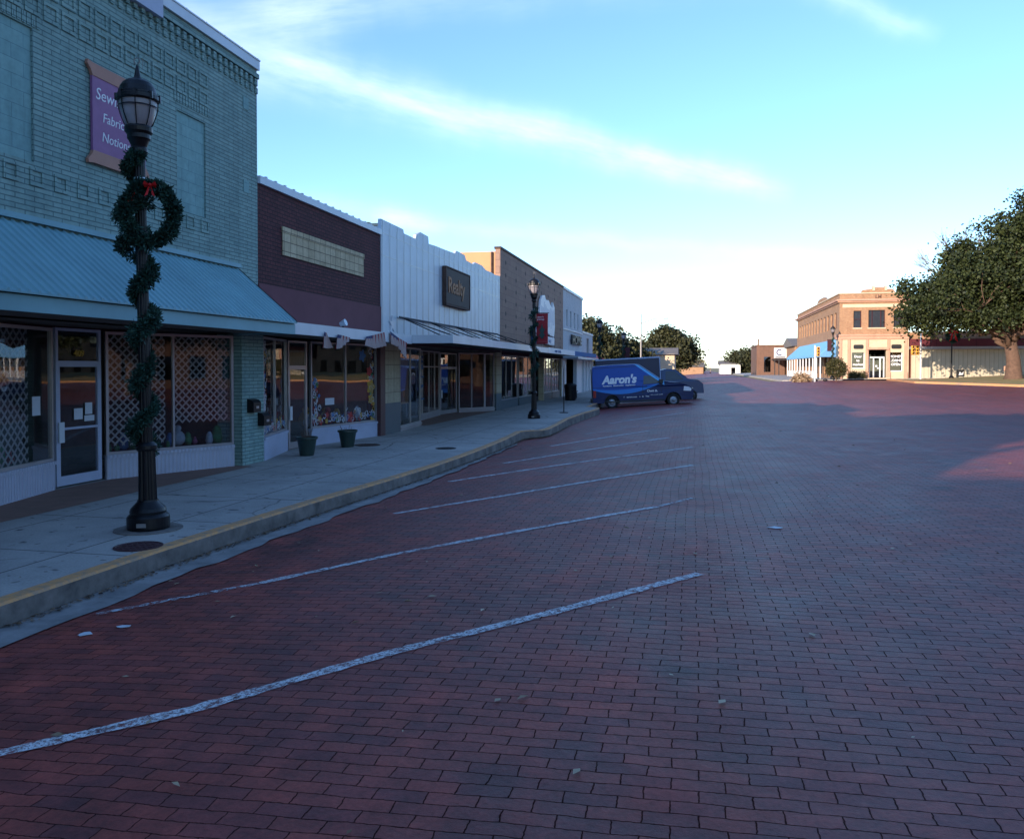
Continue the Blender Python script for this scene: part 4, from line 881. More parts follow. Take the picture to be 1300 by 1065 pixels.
# garlands
def fluff(mb, p, r, n, rnd, ln=.05):
    for i in range(n):
        d = Vector((rnd.gauss(0, 1), rnd.gauss(0, 1), rnd.gauss(0, 1))).normalized(); c = Vector(p)+d*r*rnd.uniform(.25, 1.0)
        e = (d+Vector((rnd.gauss(0, .6), rnd.gauss(0, .6), rnd.gauss(0, .6)))).normalized(); s = e.orthogonal().normalized(); s.rotate(Matrix.Rotation(rnd.uniform(0, 6.28), 3, e)); l = ln*rnd.uniform(.6, 1.4); w_ = l*.13
        mb.poly([tuple(c-s*w_), tuple(c+e*l*.7-s*w_*1.3), tuple(c+e*l), tuple(c+e*l*.6+s*w_*1.3), tuple(c+s*w_)])
def garland_mesh(z0, z1, turns, rad, thick, dens, seed, ln=.05):
    rnd = random.Random(seed); mb = MB(); N = int((z1-z0)*55)
    for i in range(N):
        t_ = i/N; a = turns*2*math.pi*t_+1.0; th_ = thick*(1+.35*math.sin(t_*23)); rr = rad*(1+.3*math.sin(t_*11))
        fluff(mb, (rr*math.cos(a), rr*math.sin(a), z0+(z1-z0)*t_), th_, dens, rnd, ln)
    return mb
g1 = garland_mesh(1.0, 3.4, 4.3, .085, .095, 110, 1, .045).build('garland', 'needle'); g1.location = (-6.64, 8.93, SZ)
tag(g1, 'dark green pine garland wound thickly round the lower pole of the nearest lamp', 'garland', 'pine garlands on the street lamps')
g1c = garland_mesh(3.35, 4.15, 2.2, .13, .09, 95, 4, .042).build('garland', 'needle'); g1c.location = (-6.74, 8.9, SZ)
tag(g1c, 'thick bunch of green garland just left of the large wreath', 'garland', 'pine garlands on the street lamps')
rnd = random.Random(12); mb = MB()
for i in range(120): t_ = i/120; a = 1.2+t_*5.2; rr = .10+.05*math.sin(t_*3); fluff(mb, (rr*math.cos(a)-(.14*(t_ > .8)), rr*math.sin(a), 4.25+.42*t_), .065, 44, rnd, .045)
g1b = mb.build('garland', 'needle'); g1b.location = (-6.67, 8.93, SZ); tag(g1b, 'short green garland twist just under the head of the nearest lamp', 'garland', 'pine garlands on the street lamps')
def wreath(x, y, z, rr, tr, dens, label, ln, bow_at, rot, oval=1.0, bs=1.0):
    w_ = thing('wreath', (x, y, z), label, 'wreath', 'pine wreaths on the street lamps'); rnd = random.Random(int(z*7+y)); mb = MB(); n = int(70*rr/.3)
    for i in range(n): a = 6.283*i/n; fluff(mb, (x+rr*math.cos(a), y+rnd.uniform(-.02, .02), z+rr*oval*math.sin(a)), tr*(1+.25*math.sin(a*7)), dens, rnd, ln)
    mb.build('ring', 'needle', w_)
    mb = MB(); bx, bz = x+bow_at[0], z+bow_at[1]; yy = y-tr*1.05
    for s in (-1, 1):
        mb.poly([(bx, yy, bz), (bx+s*.10*bs, yy-.04, bz+.07*bs), (bx+s*.13*bs, yy-.02, bz), (bx+s*.10*bs, yy+.02, bz-.05*bs)]); mb.poly([(bx, yy, bz-.01), (bx+s*.03*bs, yy-.02, bz-.02), (bx+s*.10*bs, yy-.03, bz-.24*bs), (bx+s*.04*bs, yy-.02, bz-.2*bs)])
    mb.ball((bx, yy-.02, bz), .032*bs, 8, 6); mb.build('bow', 'bow_red', w_)
    return w_
wr = wreath(-6.45, 8.80, 4.17, .27, .085, 150, 'large oval green wreath with a small red bow on the nearest lamp', .05, (.02, .33), 0, 1.25, .6)
wr.rotation_euler.z = th+.25
mb = MB(); fl = (-6.60, 8.68)
for k, (dx, z, s) in enumerate(((.0, 4.36, .7), (-.05, 4.30, .6))): mb.poly([(fl[0]+dx, fl[1], z+.1*s), (fl[0]+dx+.05, fl[1]-.01, z+.12*s), (fl[0]+dx+.02, fl[1], z-.06*s), (fl[0]+dx-.06, fl[1]-.02, z-.1*s)])
tag(mb.build('ribbon', 'bow_red'), 'short red ribbon dangling inside the large wreath', 'ribbon')
g2m = garland_mesh(1.6, 4.4, 5, .11, .085, 12, 2, .08)
g2 = g2m.build('garland', 'needle'); g2.location = (-6.16, 31.9, SZ); tag(g2, 'green garland round the lamp that carries the red banner', 'garland', 'pine garlands on the street lamps')
for (li, lb) in ((2, 'green garland round the far lamp by the red awning'), (3, 'green garland round the lamp rising behind the van'), (4, 'green garland round the corner lamp by the blue awning')):
    g = g2.copy(); col.objects.link(g); g.location = lamps[li].location; g['label'] = lb
mb = MB(); wl5 = lamps[5].location
wreath(wl5.x, wl5.y-.35, wl5.z+4.35, .52, .16, 26, 'round wreath with a big red bow on the lamp before the cream wall', .13, (0, .42), 0, 1.0, 4.2)
def banner(li, label, side, mat, txt):
    l = lamps[li].location; b_ = thing('lamp_banner', (l.x+side*.1, l.y, l.z+2.9), label, 'banner', 'banners hanging from the lamps'); x0, x1 = sorted((l.x+side*.10, l.x+side*.56))
    mb = MB(); ys = 8
    for i in range(ys):
        z0, z1 = l.z+2.95+1.2*i/ys, l.z+2.95+1.2*(i+1)/ys; y0, y1 = l.y-.02+.015*math.sin(i), l.y-.02+.015*math.sin(i+1)
        mb.hexa([(x0, y0, z0), (x1, y0-.02, z0), (x1, y0, z0), (x0, y0+.02, z0)], [(x0, y1, z1), (x1, y1-.02, z1), (x1, y1, z1), (x0, y1+.02, z1)])
    mb.build('cloth', mat, b_); mb = MB(); mb.tube([(l.x, l.y, l.z+4.17), (l.x+side*.6, l.y, l.z+4.17)], .014, 6); mb.tube([(l.x, l.y, l.z+2.93), (l.x+side*.6, l.y, l.z+2.93)], .014, 6); mb.build('arm', 'black_metal', b_)
    if txt:
        text("season's\ngreetings", .09, 'sign_white', b_, (x0+.04, l.y-.062, l.z+3.98), *EY, ext=.002, sx=.85)
        mb = MB(); mb.prism([(x0+0.23, l.z+3.12), (x0+0.36, l.z+3.32), (x0+0.29, l.z+3.36), (x0+0.35, l.z+3.54), (x0+0.28, l.z+3.56), (x0+0.23, l.z+3.77), (x0+0.18, l.z+3.56), (x0+0.11, l.z+3.54), (x0+0.17, l.z+3.36), (x0+0.10, l.z+3.32)], lambda u, z, d: (u, l.y-.058-d, z), 0, .004); mb.build('tree_emblem', 'dark_green_plastic', b_)
        mb = MB(); mb.box(x0+.05, x1-.05, l.y-.062, l.y-.058, l.z+3.0, l.z+3.06); mb.build('stripe', 'flag_red', b_)
banner(1, 'red holiday banner with a green tree on the second street lamp', 1, 'banner_red', True); banner(3, 'dark red banner on the lamp rising behind the van', 1, 'dark_fabric', False); banner(4, 'dark banner on the corner lamp by the blue awning', -1, 'dark_fabric', False)
# sign post, bin
sp = thing('sign_post', (-5.62, 36.1, SZ), 'thin bare metal post on a small round base near the kerb', 'post')
MB().tube([(-5.62, 36.1, SZ), (-5.62, 36.1, SZ+2.35)], .025, 8).build('pole', 'dark_metal', sp); MB().lathe([(.2, 0), (.2, .03), (.05, .05)], (-5.62, 36.1, SZ), 16).build('base', 'dark_metal', sp); MB().box(-5.64, -5.60, 35.92, 36.28, 2.3, 2.62).build('plate', 'galvanised', sp)
tc = thing('litter_bin', (-7.4, 50.2, SZ), 'black litter bin standing near the white building entrance', 'bin')
MB().lathe([(.30, 0), (.34, .05), (.38, .85), (.36, .9)], (-7.4, 50.2, SZ), 20).build('body', 'black_metal', tc); MB().lathe([(.40, .88), (.40, .95), (.3, 1.02), (.1, 1.05)], (-7.4, 50.2, SZ), 20).build('lid', 'sign_black', tc)
pb = thing('bench', (-7.6, 53.5, SZ), 'pale timber bench beyond the litter bin', 'bench')
MB().box(-8.0, -7.5, 52.8, 54.3, SZ+.42, SZ+.48).build('seat', 'wood_pole', pb); MB().box(-8.05, -8.0, 52.8, 54.3, SZ+.5, SZ+.9).build('backrest', 'wood_pole', pb)
for y in (52.9, 54.1): MB().box(-7.95, -7.55, y, y+.08, SZ, SZ+.418).build('leg', 'dark_metal', pb)

# ------------------------------------------------------------------ van (built facing +x, left side towards -y is seen)
def vehicle_side(mb, prof, hw, arches, zsplit, r_arch=.47):
    """closed body from a side profile; half width as a function of height"""
    n = len(prof); base = len(mb.v)
    for s in (-1, 1):
        for x, z in prof: mb.v.append((x, s*hw(x, z), z))
    for i in range(n):
        j = (i+1) % n; mb.f.append((base+i, base+j, base+n+j, base+n+i)); mb.mi.append(0)
def arch(cx, cz, r, n=9):
    return [(cx+r*math.cos(a), cz+r*math.sin(a)) for a in [math.pi*(1-i/(n-1)) for i in range(n)]]
van = thing('delivery_van', (0, 0, 0), 'high roofed blue delivery van with white lettering, parked nose out', 'van')
hwv = lambda x, z: .99 - .17*max(0, z-1.25)/1.3 - .12*max(0, x-5.3)/.75
upper = [(0.02, 1.25), (0.03, 1.9), (0.06, 2.45), (0.16, 2.53), (1.4, 2.57), (2.6, 2.55), (2.85, 2.5), (3.5, 2.02), (4.22, 1.5), (4.6, 1.43), (5.2, 1.36), (5.5, 1.25)]
a_r, a_f = arch(1.14, .38, .46), arch(4.80, .38, .46)
lower = [(0.02, 1.25), (0, .5), (.05, .36), (.66, .36)]+a_r[1:-1]+[(1.62, .36), (2.4, .34), (4.3, .34)]+a_f[1:-1]+[(5.28, .36), (5.85, .36), (6.0, .45), (6.03, .62), (6.0, .95), (5.8, 1.14), (5.5, 1.25)]
mb = MB()
full = upper[1:]+[]
for s in (-1, 1):
    for pr in (upper, lower[::-1] if False else lower): mb.poly([(x, s*hwv(x, z), z) for x, z in pr])
loop = upper[:-1]+[(5.5, 1.25)]+lower[::-1][1:-1]
for i in range(len(loop)):
    (x0, z0), (x1, z1) = loop[i], loop[(i+1) % len(loop)]
    inn = .22 if False else 0
    mb.poly([(x0, -hwv(x0, z0), z0), (x1, -hwv(x1, z1), z1), (x1, hwv(x1, z1), z1), (x0, hwv(x0, z0), z0)])
body = mb.build('body', 'van_paint', van)
def onside(pts, off, name, mat, par=None, thick=.012):
    mb = MB(); f = lambda d: [(x, -(hwv(x, z)+off+d), z) for x, z in pts]; a, b = f(0), f(thick); n = len(pts)
    mb.poly(a); mb.poly(b)
    for i in range(n): j = (i+1) % n; mb.poly([a[i], a[j], b[j], b[i]])
    return mb.build(name, mat, par or van)
onside([(3.05, 1.36), (4.06, 1.40), (3.98, 1.52), (3.5, 1.86), (3.1, 1.88)], .002, 'side_window', 'far_pane')
mb = MB(); mb.poly([(2.95, -.78, 2.44), (4.16, -.92, 1.56), (4.16, .92, 1.56), (2.95, .78, 2.44)]); 
for v_i in range(len(mb.v)): x, y, z = mb.v[v_i]; mb.v[v_i] = (x+.012, y, z+.02)
mb.build('windscreen', 'dark_glass', van)
onside([(3.0, .5), (3.02, .5), (3.02, 1.34), (3.0, 1.34)], .001, 'door_seam', 'sign_black', thick=.003); onside([(4.1, .6), (4.12, .6), (4.12, 1.38), (4.1, 1.38)], .001, 'door_seam', 'sign_black', thick=.003)
for sx_ in (1.62, 2.98): onside([(sx_, .5), (sx_+.015, .5), (sx_+.015, 2.2), (sx_, 2.2)], .001, 'panel_seam', 'sign_black', thick=.003)
onside([(.05, 1.3), (2.9, 1.3), (2.9, 1.285), (.05, 1.285)], .001, 'panel_seam', 'sign_black', thick=.003); onside([(3.1, 1.22), (3.28, 1.22), (3.28, 1.26), (3.1, 1.26)], .003, 'handle', 'sign_black', thick=.03)
onside([(.1, 2.42), (2.7, 2.44), (2.7, 2.47), (.1, 2.45)], .003, 'drip_rail', 'truck_blue', thick=.02); onside([(.7, .40), (4.3, .38), (4.3, .45), (.7, .47)], .004, 'side_moulding', 'sign_black', thick=.02)
onside([(5.42, .88), (5.86, .84), (5.9, .98), (5.74, 1.1), (5.46, 1.14)], .003, 'headlight', 'clear_lens'); onside([(0.03, .7), (.2, .7), (.2, 1.12), (.04, 1.12)], .003, 'tail_light', 'red_lens')
mb = MB()
for s_ in (-1, 1):
    rp = [(.1, 2.5), (.2, 2.56), (1.4, 2.60), (2.6, 2.58), (2.87, 2.53), (4.2, 1.55)]; mb.tube([(x, s_*(hwv(x, z)-.015), z) for x, z in rp], .022, 6)
mb.build('roof_gutter', 'pale_trim', van)
mb = MB(); mb.box(5.98, 6.10, -.92, .92, .40, .62); mb.build('bumper', 'sign_black', van, bevel=.03); mb = MB(); mb.box(5.86, 6.045, -.5, .5, .66, 1.0); mb.build('grille', 'chrome', van)
MB().box(-.12, .02, -.9, .9, .36, .58).build('bumper', 'dark_metal', van, bevel=.02)
mb = MB(); mb.box(3.98, 4.2, -1.26, -1.08, 1.36, 1.62); mb.box(4.05, 4.12, -1.1, -.98, 1.42, 1.46); mb.build('mirror', 'sign_black', van, bevel=.02)
mb = MB(); mb.box(-.03, -.008, -.8, .8, .62, 2.38); mb.build('rear_doors', 'truck_blue', van)
def wheel(par, x, y, r=.37, w_=.24):
    mb = MB(); n = 28; pr = [(r*.62, -w_/2), (r*.93, -w_/2), (r, -w_/2+.03), (r, w_/2-.03), (r*.93, w_/2), (r*.62, w_/2)]; base = len(mb.v)
    for q, d in pr:
        for k in range(n): a = 6.283*k/n; mb.v.append((x+q*math.cos(a), y+d, r+q*math.sin(a)))
    for i in range(len(pr)-1):
        for k in range(n): j = (k+1) % n; mb.f.append((base+i*n+k, base+i*n+j, base+(i+1)*n+j, base+(i+1)*n+k)); mb.mi.append(0)
    wo = mb.build('wheel', 'tyre', par)
    mb = MB(); s = -1 if y < 0 else 1; pts = [(r*.63, w_/2-.05), (r*.6, w_/2-.01), (r*.5, w_/2-.05), (r*.3, w_/2-.03), (r*.12, w_/2+.01), (.01, w_/2+.015)]; base = len(mb.v)
    for q, d in pts:
        for k in range(n): a = 6.283*k/n; mb.v.append((x+q*math.cos(a), y+s*d, r+q*math.sin(a)))
    for i in range(len(pts)-1):
        for k in range(n): j = (k+1) % n; mb.f.append((base+i*n+k, base+i*n+j, base+(i+1)*n+j, base+(i+1)*n+k)); mb.mi.append(0)
    mb.build('rim', 'wheel_steel', wo)
for x in (1.14, 4.80):
    for y in (-.84, .84): wheel(van, x, y)
mb = MB(); mb.box(.7, 1.6, -.7, .7, .36, .8); mb.box(4.35, 5.25, -.7, .7, .36, .8); mb.build('wheel_housing', 'sign_black', van)
tl = (Vector((1, 0, 0)), Vector((0, .13, 1)))
def vtext(s, x, z, size, sx=1.0, bold=0.0, shear=0.0): text(s, size, 'sign_white', van, (x, -(hwv(x, z)+.008), z), *tl, name='lettering', ext=.003, bold=bold, sx=sx, shear=shear)
vtext("Aaron's", .62, 1.50, .66, .98, .03, .2); vtext('Furniture   Electronics   Appliances', .64, 1.33, .115, 1.18, .003)
text('Own it.', .19, 'sign_white', van, (3.25, -1.0, .90), (1, 0, 0), (0, 0, 1), ext=.003, bold=.006, sx=1.1)
text('f    aarons.com    t   in   You', .12, 'sign_white', van, (1.85, -1.0, .62), (1, 0, 0), (0, 0, 1), ext=.003, bold=.003, sx=1.1); text('1-800 no credit needed', .09, 'sign_white', van, (3.4, -1.0, .70), (1, 0, 0), (0, 0, 1), ext=.002, sx=.9)
van.scale = (.94, .96, .96); van.location = (-5.65, 47.3, -.08); van.rotation_euler = (0, math.radians(-3.0), math.radians(8))
# box truck behind
tr = thing('box_truck', (0, 0, 0), 'dark blue box truck standing behind the lettered van', 'truck')
MB().box(0, 4.2, -1.1, 1.1, .95, 3.0).build('cargo_box', 'truck_blue', tr, bevel=.03)
mb = MB()
for y in (-1.12, 1.08): mb.box(0, 4.22, y, y+.04, 2.95, 3.04)
mb.box(4.19, 4.24, -1.12, 1.12, .95, 3.0); mb.build('box_trim', 'pale_trim', tr)
hwt = lambda x, z: .95-.2*max(0, z-1.3)/.9
cab = [(4.245, .5), (4.245, 2.12), (4.7, 2.2), (5.25, 2.14), (6.0, 1.5), (6.7, 1.36), (7.0, 1.1), (7.02, .5)]
mb = MB(); 
for s in (-1, 1):
    mb.poly([(x, s*hwt(x, z), z) for x, z in [(4.245, 1.3), (4.245, 2.12), (4.7, 2.2), (5.25, 2.14), (6.0, 1.5), (6.75, 1.3)]]); mb.poly([(x, s*hwt(x, z), z) for x, z in [(4.245, .5), (4.245, 1.3), (6.75, 1.3), (7.0, 1.1), (7.02, .5)]])
for i in range(len(cab)): (x0, z0), (x1, z1) = cab[i], cab[(i+1) % len(cab)]; mb.poly([(x0, -hwt(x0, z0), z0), (x1, -hwt(x1, z1), z1), (x1, hwt(x1, z1), z1), (x0, hwt(x0, z0), z0)])
mb.build('cab', 'truck_cab', tr)
mb = MB(); mb.poly([(x, -hwt(x, z)-.008, z) for x, z in [(4.55, 1.42), (5.75, 1.45), (5.2, 2.02), (4.6, 2.04)]]); mb.build('side_window', 'far_pane', tr)
mb = MB(); mb.poly([(5.3, -.7, 2.11), (5.98, -.86, 1.54), (5.98, .86, 1.54), (5.3, .7, 2.11)]); mb.v = [(x+.012, y, z+.015) for x, y, z in mb.v]; mb.build('windscreen', 'dark_glass', tr)
MB().box(.2, 4.3, -.45, .45, .55, .948).build('chassis', 'sign_black', tr)
for x in (1.2, 6.2):
    for y in (-.86, .86): wheel(tr, x, y, .38)
tr.location = (-6.1, 53.4, -.12); tr.scale = (.96, 1, .97); tr.rotation_euler = (0, math.radians(-3), math.radians(8))

# ------------------------------------------------------------------ trees
def leaves(mb, c, r, n, s, rnd, flat=.75):
    for i in range(n):
        d = Vector((rnd.gauss(0, 1), rnd.gauss(0, 1), rnd.gauss(0, flat))); p = Vector(c)+d*r*.5
        e = Vector((rnd.gauss(0, 1), rnd.gauss(0, 1), rnd.gauss(0, .7))).normalized(); q = e.orthogonal().normalized(); q.rotate(Matrix.Rotation(rnd.uniform(0, 6.28), 3, e)); l = s*rnd.uniform(.6, 1.3); w_ = l*.42
        mb.poly([tuple(p-e*l*.5), tuple(p+q*w_), tuple(p+e*l*.5), tuple(p-q*w_)])
def limb(mb, a, b, r0, r1, rnd, n=5, wig=.12, up=.0):
    A, B = Vector(a), Vector(b); L = (B-A).length; pts = []; rs = []
    for i in range(n+1):
        t_ = i/n; p = A.lerp(B, t_)+Vector((rnd.gauss(0, 1), rnd.gauss(0, 1), rnd.gauss(0, 1)))*L*wig*.35*math.sin(math.pi*t_)+Vector((0, 0, up*L*math.sin(math.pi*t_))); pts.append(tuple(p)); rs.append(r0+(r1-r0)*t_)
    mb.tube(pts, rs, 7); return pts
def tree(name, base, label, cat, ells, ncl, nl, ls, tr_r, fork, leaf='dark_leaf', seed=1, group=None, limbs=14, shell_=.55, bark='bark', clr=1.0):
    rnd = random.Random(seed); t_ = thing(name, base, label, cat, group); B = Vector(base)
    tm = MB(); f = B+Vector(fork); tm.tube([tuple(B+Vector((0, 0, -.2))), tuple(B+Vector((0, 0, .25))), tuple(B.lerp(f, .5)+Vector((tr_r*.2, 0, 0))), tuple(f)], [tr_r*1.5, tr_r*1.15, tr_r*.92, tr_r*.8], 12)
    cents = []; wts = [e[3]*e[4]*e[5] for e in ells]; tot = sum(wts)
    for e, w_ in zip(ells, wts):
        for i in range(max(2, int(ncl*w_/tot))):
            d = Vector((rnd.gauss(0, 1), rnd.gauss(0, 1), rnd.gauss(0, 1))).normalized(); k = rnd.uniform(shell_, 1.0)
            cents.append(B+Vector((e[0]+d.x*e[3]*k, e[1]+d.y*e[4]*k, e[2]+d.z*e[5]*k)))
    main = []
    for i in range(limbs):
        c = rnd.choice(cents); m_ = limb(tm, f if i % 3 else B.lerp(f, .85), f.lerp(c, .62), tr_r*.5, tr_r*.12, rnd, 6, .25, .08); main.append(Vector(m_[3])); main.append(Vector(m_[-1])); limb(tm, m_[-1], c, tr_r*.12, .02, rnd, 4, .2)
    for c in cents[::2]:
        a = min(main, key=lambda q: (q-c).length); limb(tm, a, c, tr_r*.09, .015, rnd, 3, .2)
    tm.build('trunk', bark, t_, smooth=True)
    cr = MB()
    for c in cents: leaves(cr, c, clr*rnd.uniform(.6, 1.25), nl, ls, rnd)
    if nl: cr.build('crown', leaf, t_)
    return t_
big = tree('live_oak', (28.1, 81.6, ground(28, 81.6)+.15), 'huge spreading live oak with a thick pale trunk on the lawn', 'tree',
     [(-6.0, -.5, 6.2, 4.2, 4, 2.6), (-3.0, 0, 9.0, 4.6, 4.5, 3.2), (1.0, 0, 8.0, 5.0, 5, 4.0), (2.0, 0, 13.0, 4.6, 4.6, 3.6), (5.5, 0, 15.4, 4.8, 4.5, 3.6), (6.5, .5, 8.5, 5, 5, 5.0), (-4.6, .3, 11.0, 2.2, 2.2, 1.6), (-8.2, .3, 7.8, 1.8, 2, 1.6), (-2.5, -1.5, 5.6, 4.5, 3, 1.1), (4.0, -1.5, 5.4, 4.5, 3, 1.2)],
     860, 170, .26, .62, (-.3, 0, 3.3), 'oak_leaf', 5, None, 22, .35, clr=1.15)
def bare(name, base, h, spread, label, seed, mat='twig', group=None, depth=5):
    rnd = random.Random(seed); t_ = thing(name, base, label, 'tree', group); mb = MB()
    def rec(p, d, L, r, k):
        q = p+d*L; mb.tube([tuple(p), tuple(p.lerp(q, .5)+Vector((rnd.gauss(0, 1), rnd.gauss(0, 1), 0))*L*.05), tuple(q)], [r, r*.8, r*.6], 5 if k > 2 else 3, False)
        if k == 0: return
        for i in range(rnd.choice((3, 3, 4))):
            e = (d+Vector((rnd.gauss(0, 1), rnd.gauss(0, 1), rnd.gauss(.25, .5)))*spread).normalized(); rec(p.lerp(q, rnd.uniform(.6, 1)), e, L*rnd.uniform(.6, .82), r*.55, k-1)
    rec(Vector(base)-Vector((0, 0, .2)), Vector((0, 0, 1)), h*.3, h*.02, depth); mb.build('trunk', mat, t_)
    return t_
bare('bare_tree', (31.6, 104, 1.2), 22.0, .33, 'leafless tree whose twigs rise behind the top of the live oak', 3)
gz = lambda x, y: ground(x, y)-.05
tree('evergreen_oak', (-10.8, 92, 0), 'dark leafy tree behind the white annexe at the end of the left row', 'tree', [(0, 0, 5.2, 2.6, 2.6, 2.2), (-1.2, 0, 6.9, 1.8, 2, 1.2), (1.6, 0, 3.6, 2.6, 2.6, 1.8)], 120, 60, .34, .25, (0, 0, 2.4), 'dark_leaf', 11, 'trees beyond the vehicles')
tree('evergreen_oak', (-7.6, 96, 0), 'smaller dark tree between the lamp and the tall pole beyond the van', 'tree', [(0, 0, 4.0, 2.4, 2.4, 1.8), (1.2, 0, 3.0, 1.8, 2, 1.3)], 70, 60, .34, .2, (0, 0, 1.8), 'dark_leaf', 12, 'trees beyond the vehicles')
tree('cypress', (-9.3, 108, 0), 'narrow pointed cypress rising above the trees beyond the van', 'tree', [(0, 0, 3.5, .9, .9, 3.2), (0, 0, 6.3, .45, .45, 1.9)], 50, 60, .3, .15, (0, 0, 1.5), 'dark_leaf', 13, 'trees beyond the vehicles', 4, clr=.6)
tree('evergreen_oak', (-3.4, 128, 0), 'broad rounded tree right of the tall streetlight pole beyond the truck', 'tree', [(0, 0, 5.2, 4.2, 3.8, 2.5), (-1.0, 0, 7.0, 2.4, 2.4, 1.7), (2.2, 0, 4.2, 2.2, 2.2, 1.8)], 190, 70, .42, .35, (0, 0, 2.0), 'dark_leaf', 14, 'trees beyond the vehicles', clr=1.1)
tree('evergreen_oak', (-7.6, 132, 0), 'low tree partly hidden behind the tall streetlight pole', 'tree', [(0, 0, 4.4, 2.3, 2.3, 1.9)], 50, 60, .4, .25, (0, 0, 2), 'dark_leaf', 15, 'trees beyond the vehicles')
tree('evergreen_oak', (12.6, 214, .5), 'round dark tree beside the far white house', 'tree', [(0, 0, 3.6, 4.6, 4, 2.9), (3, 0, 3.2, 3, 3, 2.6)], 130, 60, .5, .35, (0, 0, 1.5), 'dark_leaf', 16, 'far trees down the street', clr=1.4)
# conical shrub far away and row of far trees
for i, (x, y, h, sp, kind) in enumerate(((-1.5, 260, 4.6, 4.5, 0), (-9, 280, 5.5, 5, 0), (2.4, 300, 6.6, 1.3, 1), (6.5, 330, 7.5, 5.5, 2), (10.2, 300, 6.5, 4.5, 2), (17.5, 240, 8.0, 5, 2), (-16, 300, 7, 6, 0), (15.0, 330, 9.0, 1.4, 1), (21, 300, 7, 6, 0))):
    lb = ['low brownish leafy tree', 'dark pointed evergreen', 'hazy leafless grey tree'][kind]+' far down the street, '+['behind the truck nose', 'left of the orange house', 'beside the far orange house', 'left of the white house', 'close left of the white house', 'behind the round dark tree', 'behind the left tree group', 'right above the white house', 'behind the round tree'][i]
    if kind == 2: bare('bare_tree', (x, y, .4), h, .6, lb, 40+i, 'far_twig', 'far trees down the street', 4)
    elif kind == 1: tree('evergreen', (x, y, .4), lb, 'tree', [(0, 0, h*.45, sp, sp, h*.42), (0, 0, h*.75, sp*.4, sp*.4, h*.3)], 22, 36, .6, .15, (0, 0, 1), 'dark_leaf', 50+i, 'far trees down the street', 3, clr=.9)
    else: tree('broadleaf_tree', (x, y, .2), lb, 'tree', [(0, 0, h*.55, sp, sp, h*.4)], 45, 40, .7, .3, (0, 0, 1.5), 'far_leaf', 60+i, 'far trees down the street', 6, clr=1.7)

# ------------------------------------------------------------------ small far buildings and poles
def house(name, x0, x1, y0, y1, z0, h, mat, label, roof=1.6, wins=(), rmat='roof_grey', flat=False):
    t_ = thing(name, ((x0+x1)/2, (y0+y1)/2, z0), label, 'house' if not flat else 'building')
    mb = MB(); grid_wall(mb, lambda u, z, d: (u, y0+d, z), x0, x1, z0-.3, z0+h, list(wins), .15)
    for a, b, c, d in (((x0, y0), (x0, y1), z0-.3, z0+h), ((x1, y0), (x1, y1), z0-.3, z0+h), ((x0, y1), (x1, y1), z0-.3, z0+h)): mb.poly([(*a, c), (*b, c), (*b, d), (*a, d)])
    mb.build('wall', mat, t_)
    if flat: MB().box(x0-.1, x1+.1, y0-.1, y1+.1, z0+h+.003, z0+h+.25).build('roof', rmat, t_)
    else:
        mb = MB(); ym = (y0+y1)/2; e = .4; zt = z0+h
        mb.prism([(y0-e, zt-.1), (y1+e, zt-.1), (ym, zt+roof)], lambda u, z, d: (d, u, z), x0-e, x1+e); mb.build('roof', rmat, t_)
    for w_ in wins: MB().box(w_[0], w_[1], y0+.15, y0+.17, w_[2], w_[3]).build('window', 'dark_glass', t_)
    return t_
house('house', 1.2, 6.0, 210, 222, .3, 3.0, 'house_white', 'low white house far down the street with a dark doorway', .9, [(3.8, 4.8, .5, 2.4)]).location.x += 5.4
house('house', -3.5, 3.0, 255, 266, .3, 2.4, 'orange_brick', 'low orange house far down the street beyond the truck', 1.3)
house('house', -15.5, -8.0, 104, 116, 0, 4.2, 'orange_brick', 'sunlit orange brick house half hidden by the trees behind the van', 1.2, [(-13, -12, 1.2, 2.6)])
house('shed', -6.8, -2.2, 100, 108, 0, 4.0, 'cream_stone', 'cream building beside the pole beyond the box truck', .8)
# brown building with hoarding, gable roof building, left of the corner block
b_ = house('brick_building', 10.6, 15.2, 146, 160, .8, 5.2, 'brown_brick', 'plain brown brick building with a dark doorway and white round sign', 0, [(11.8, 12.9, 1.6, 4.2)], 'brown_brick', True)
sgn = thing('wall_sign', (14.3, 145.4, 4.5), 'white sign with a dark round emblem on the brown building', 'sign')
MB().box(13.4, 15.4, 145.5, 145.7, 4.0, 5.7).build('board', 'sign_white', sgn)
mb = MB()
for i in range(20): a0, a1 = 4.6*i/20+.9, 4.6*(i+1)/20+.9; mb.poly([(14.3+r_*math.cos(a), 145.47, 4.95+r_*math.sin(a)) for a, r_ in ((a0, .55), (a1, .55), (a1, .36), (a0, .36))])
mb.build('emblem', 'flag_blue', sgn); MB().box(13.6, 15.2, 145.47, 145.49, 4.08, 4.22).build('stripe', 'sign_black', sgn)
mb = MB(); 
po = thing('porch', (14.6, 142, .9), 'dark framed porch beside the brown brick building', 'porch')
MB().box(13.0, 15.3, 141, 145.4, 3.6, 3.8).build('roof', 'dark_metal', po)
for x in (13.05, 13.7, 15.1): MB().box(x, x+.14, 141.1, 141.25, .8, 3.598).build('post', 'dark_metal', po)
house('gabled_building', 15.4, 24, 134, 150, .8, 5.0, 'orange_brick', 'orange brick building whose roof shows beyond the corner block', 1.4)
mb = MB(); 
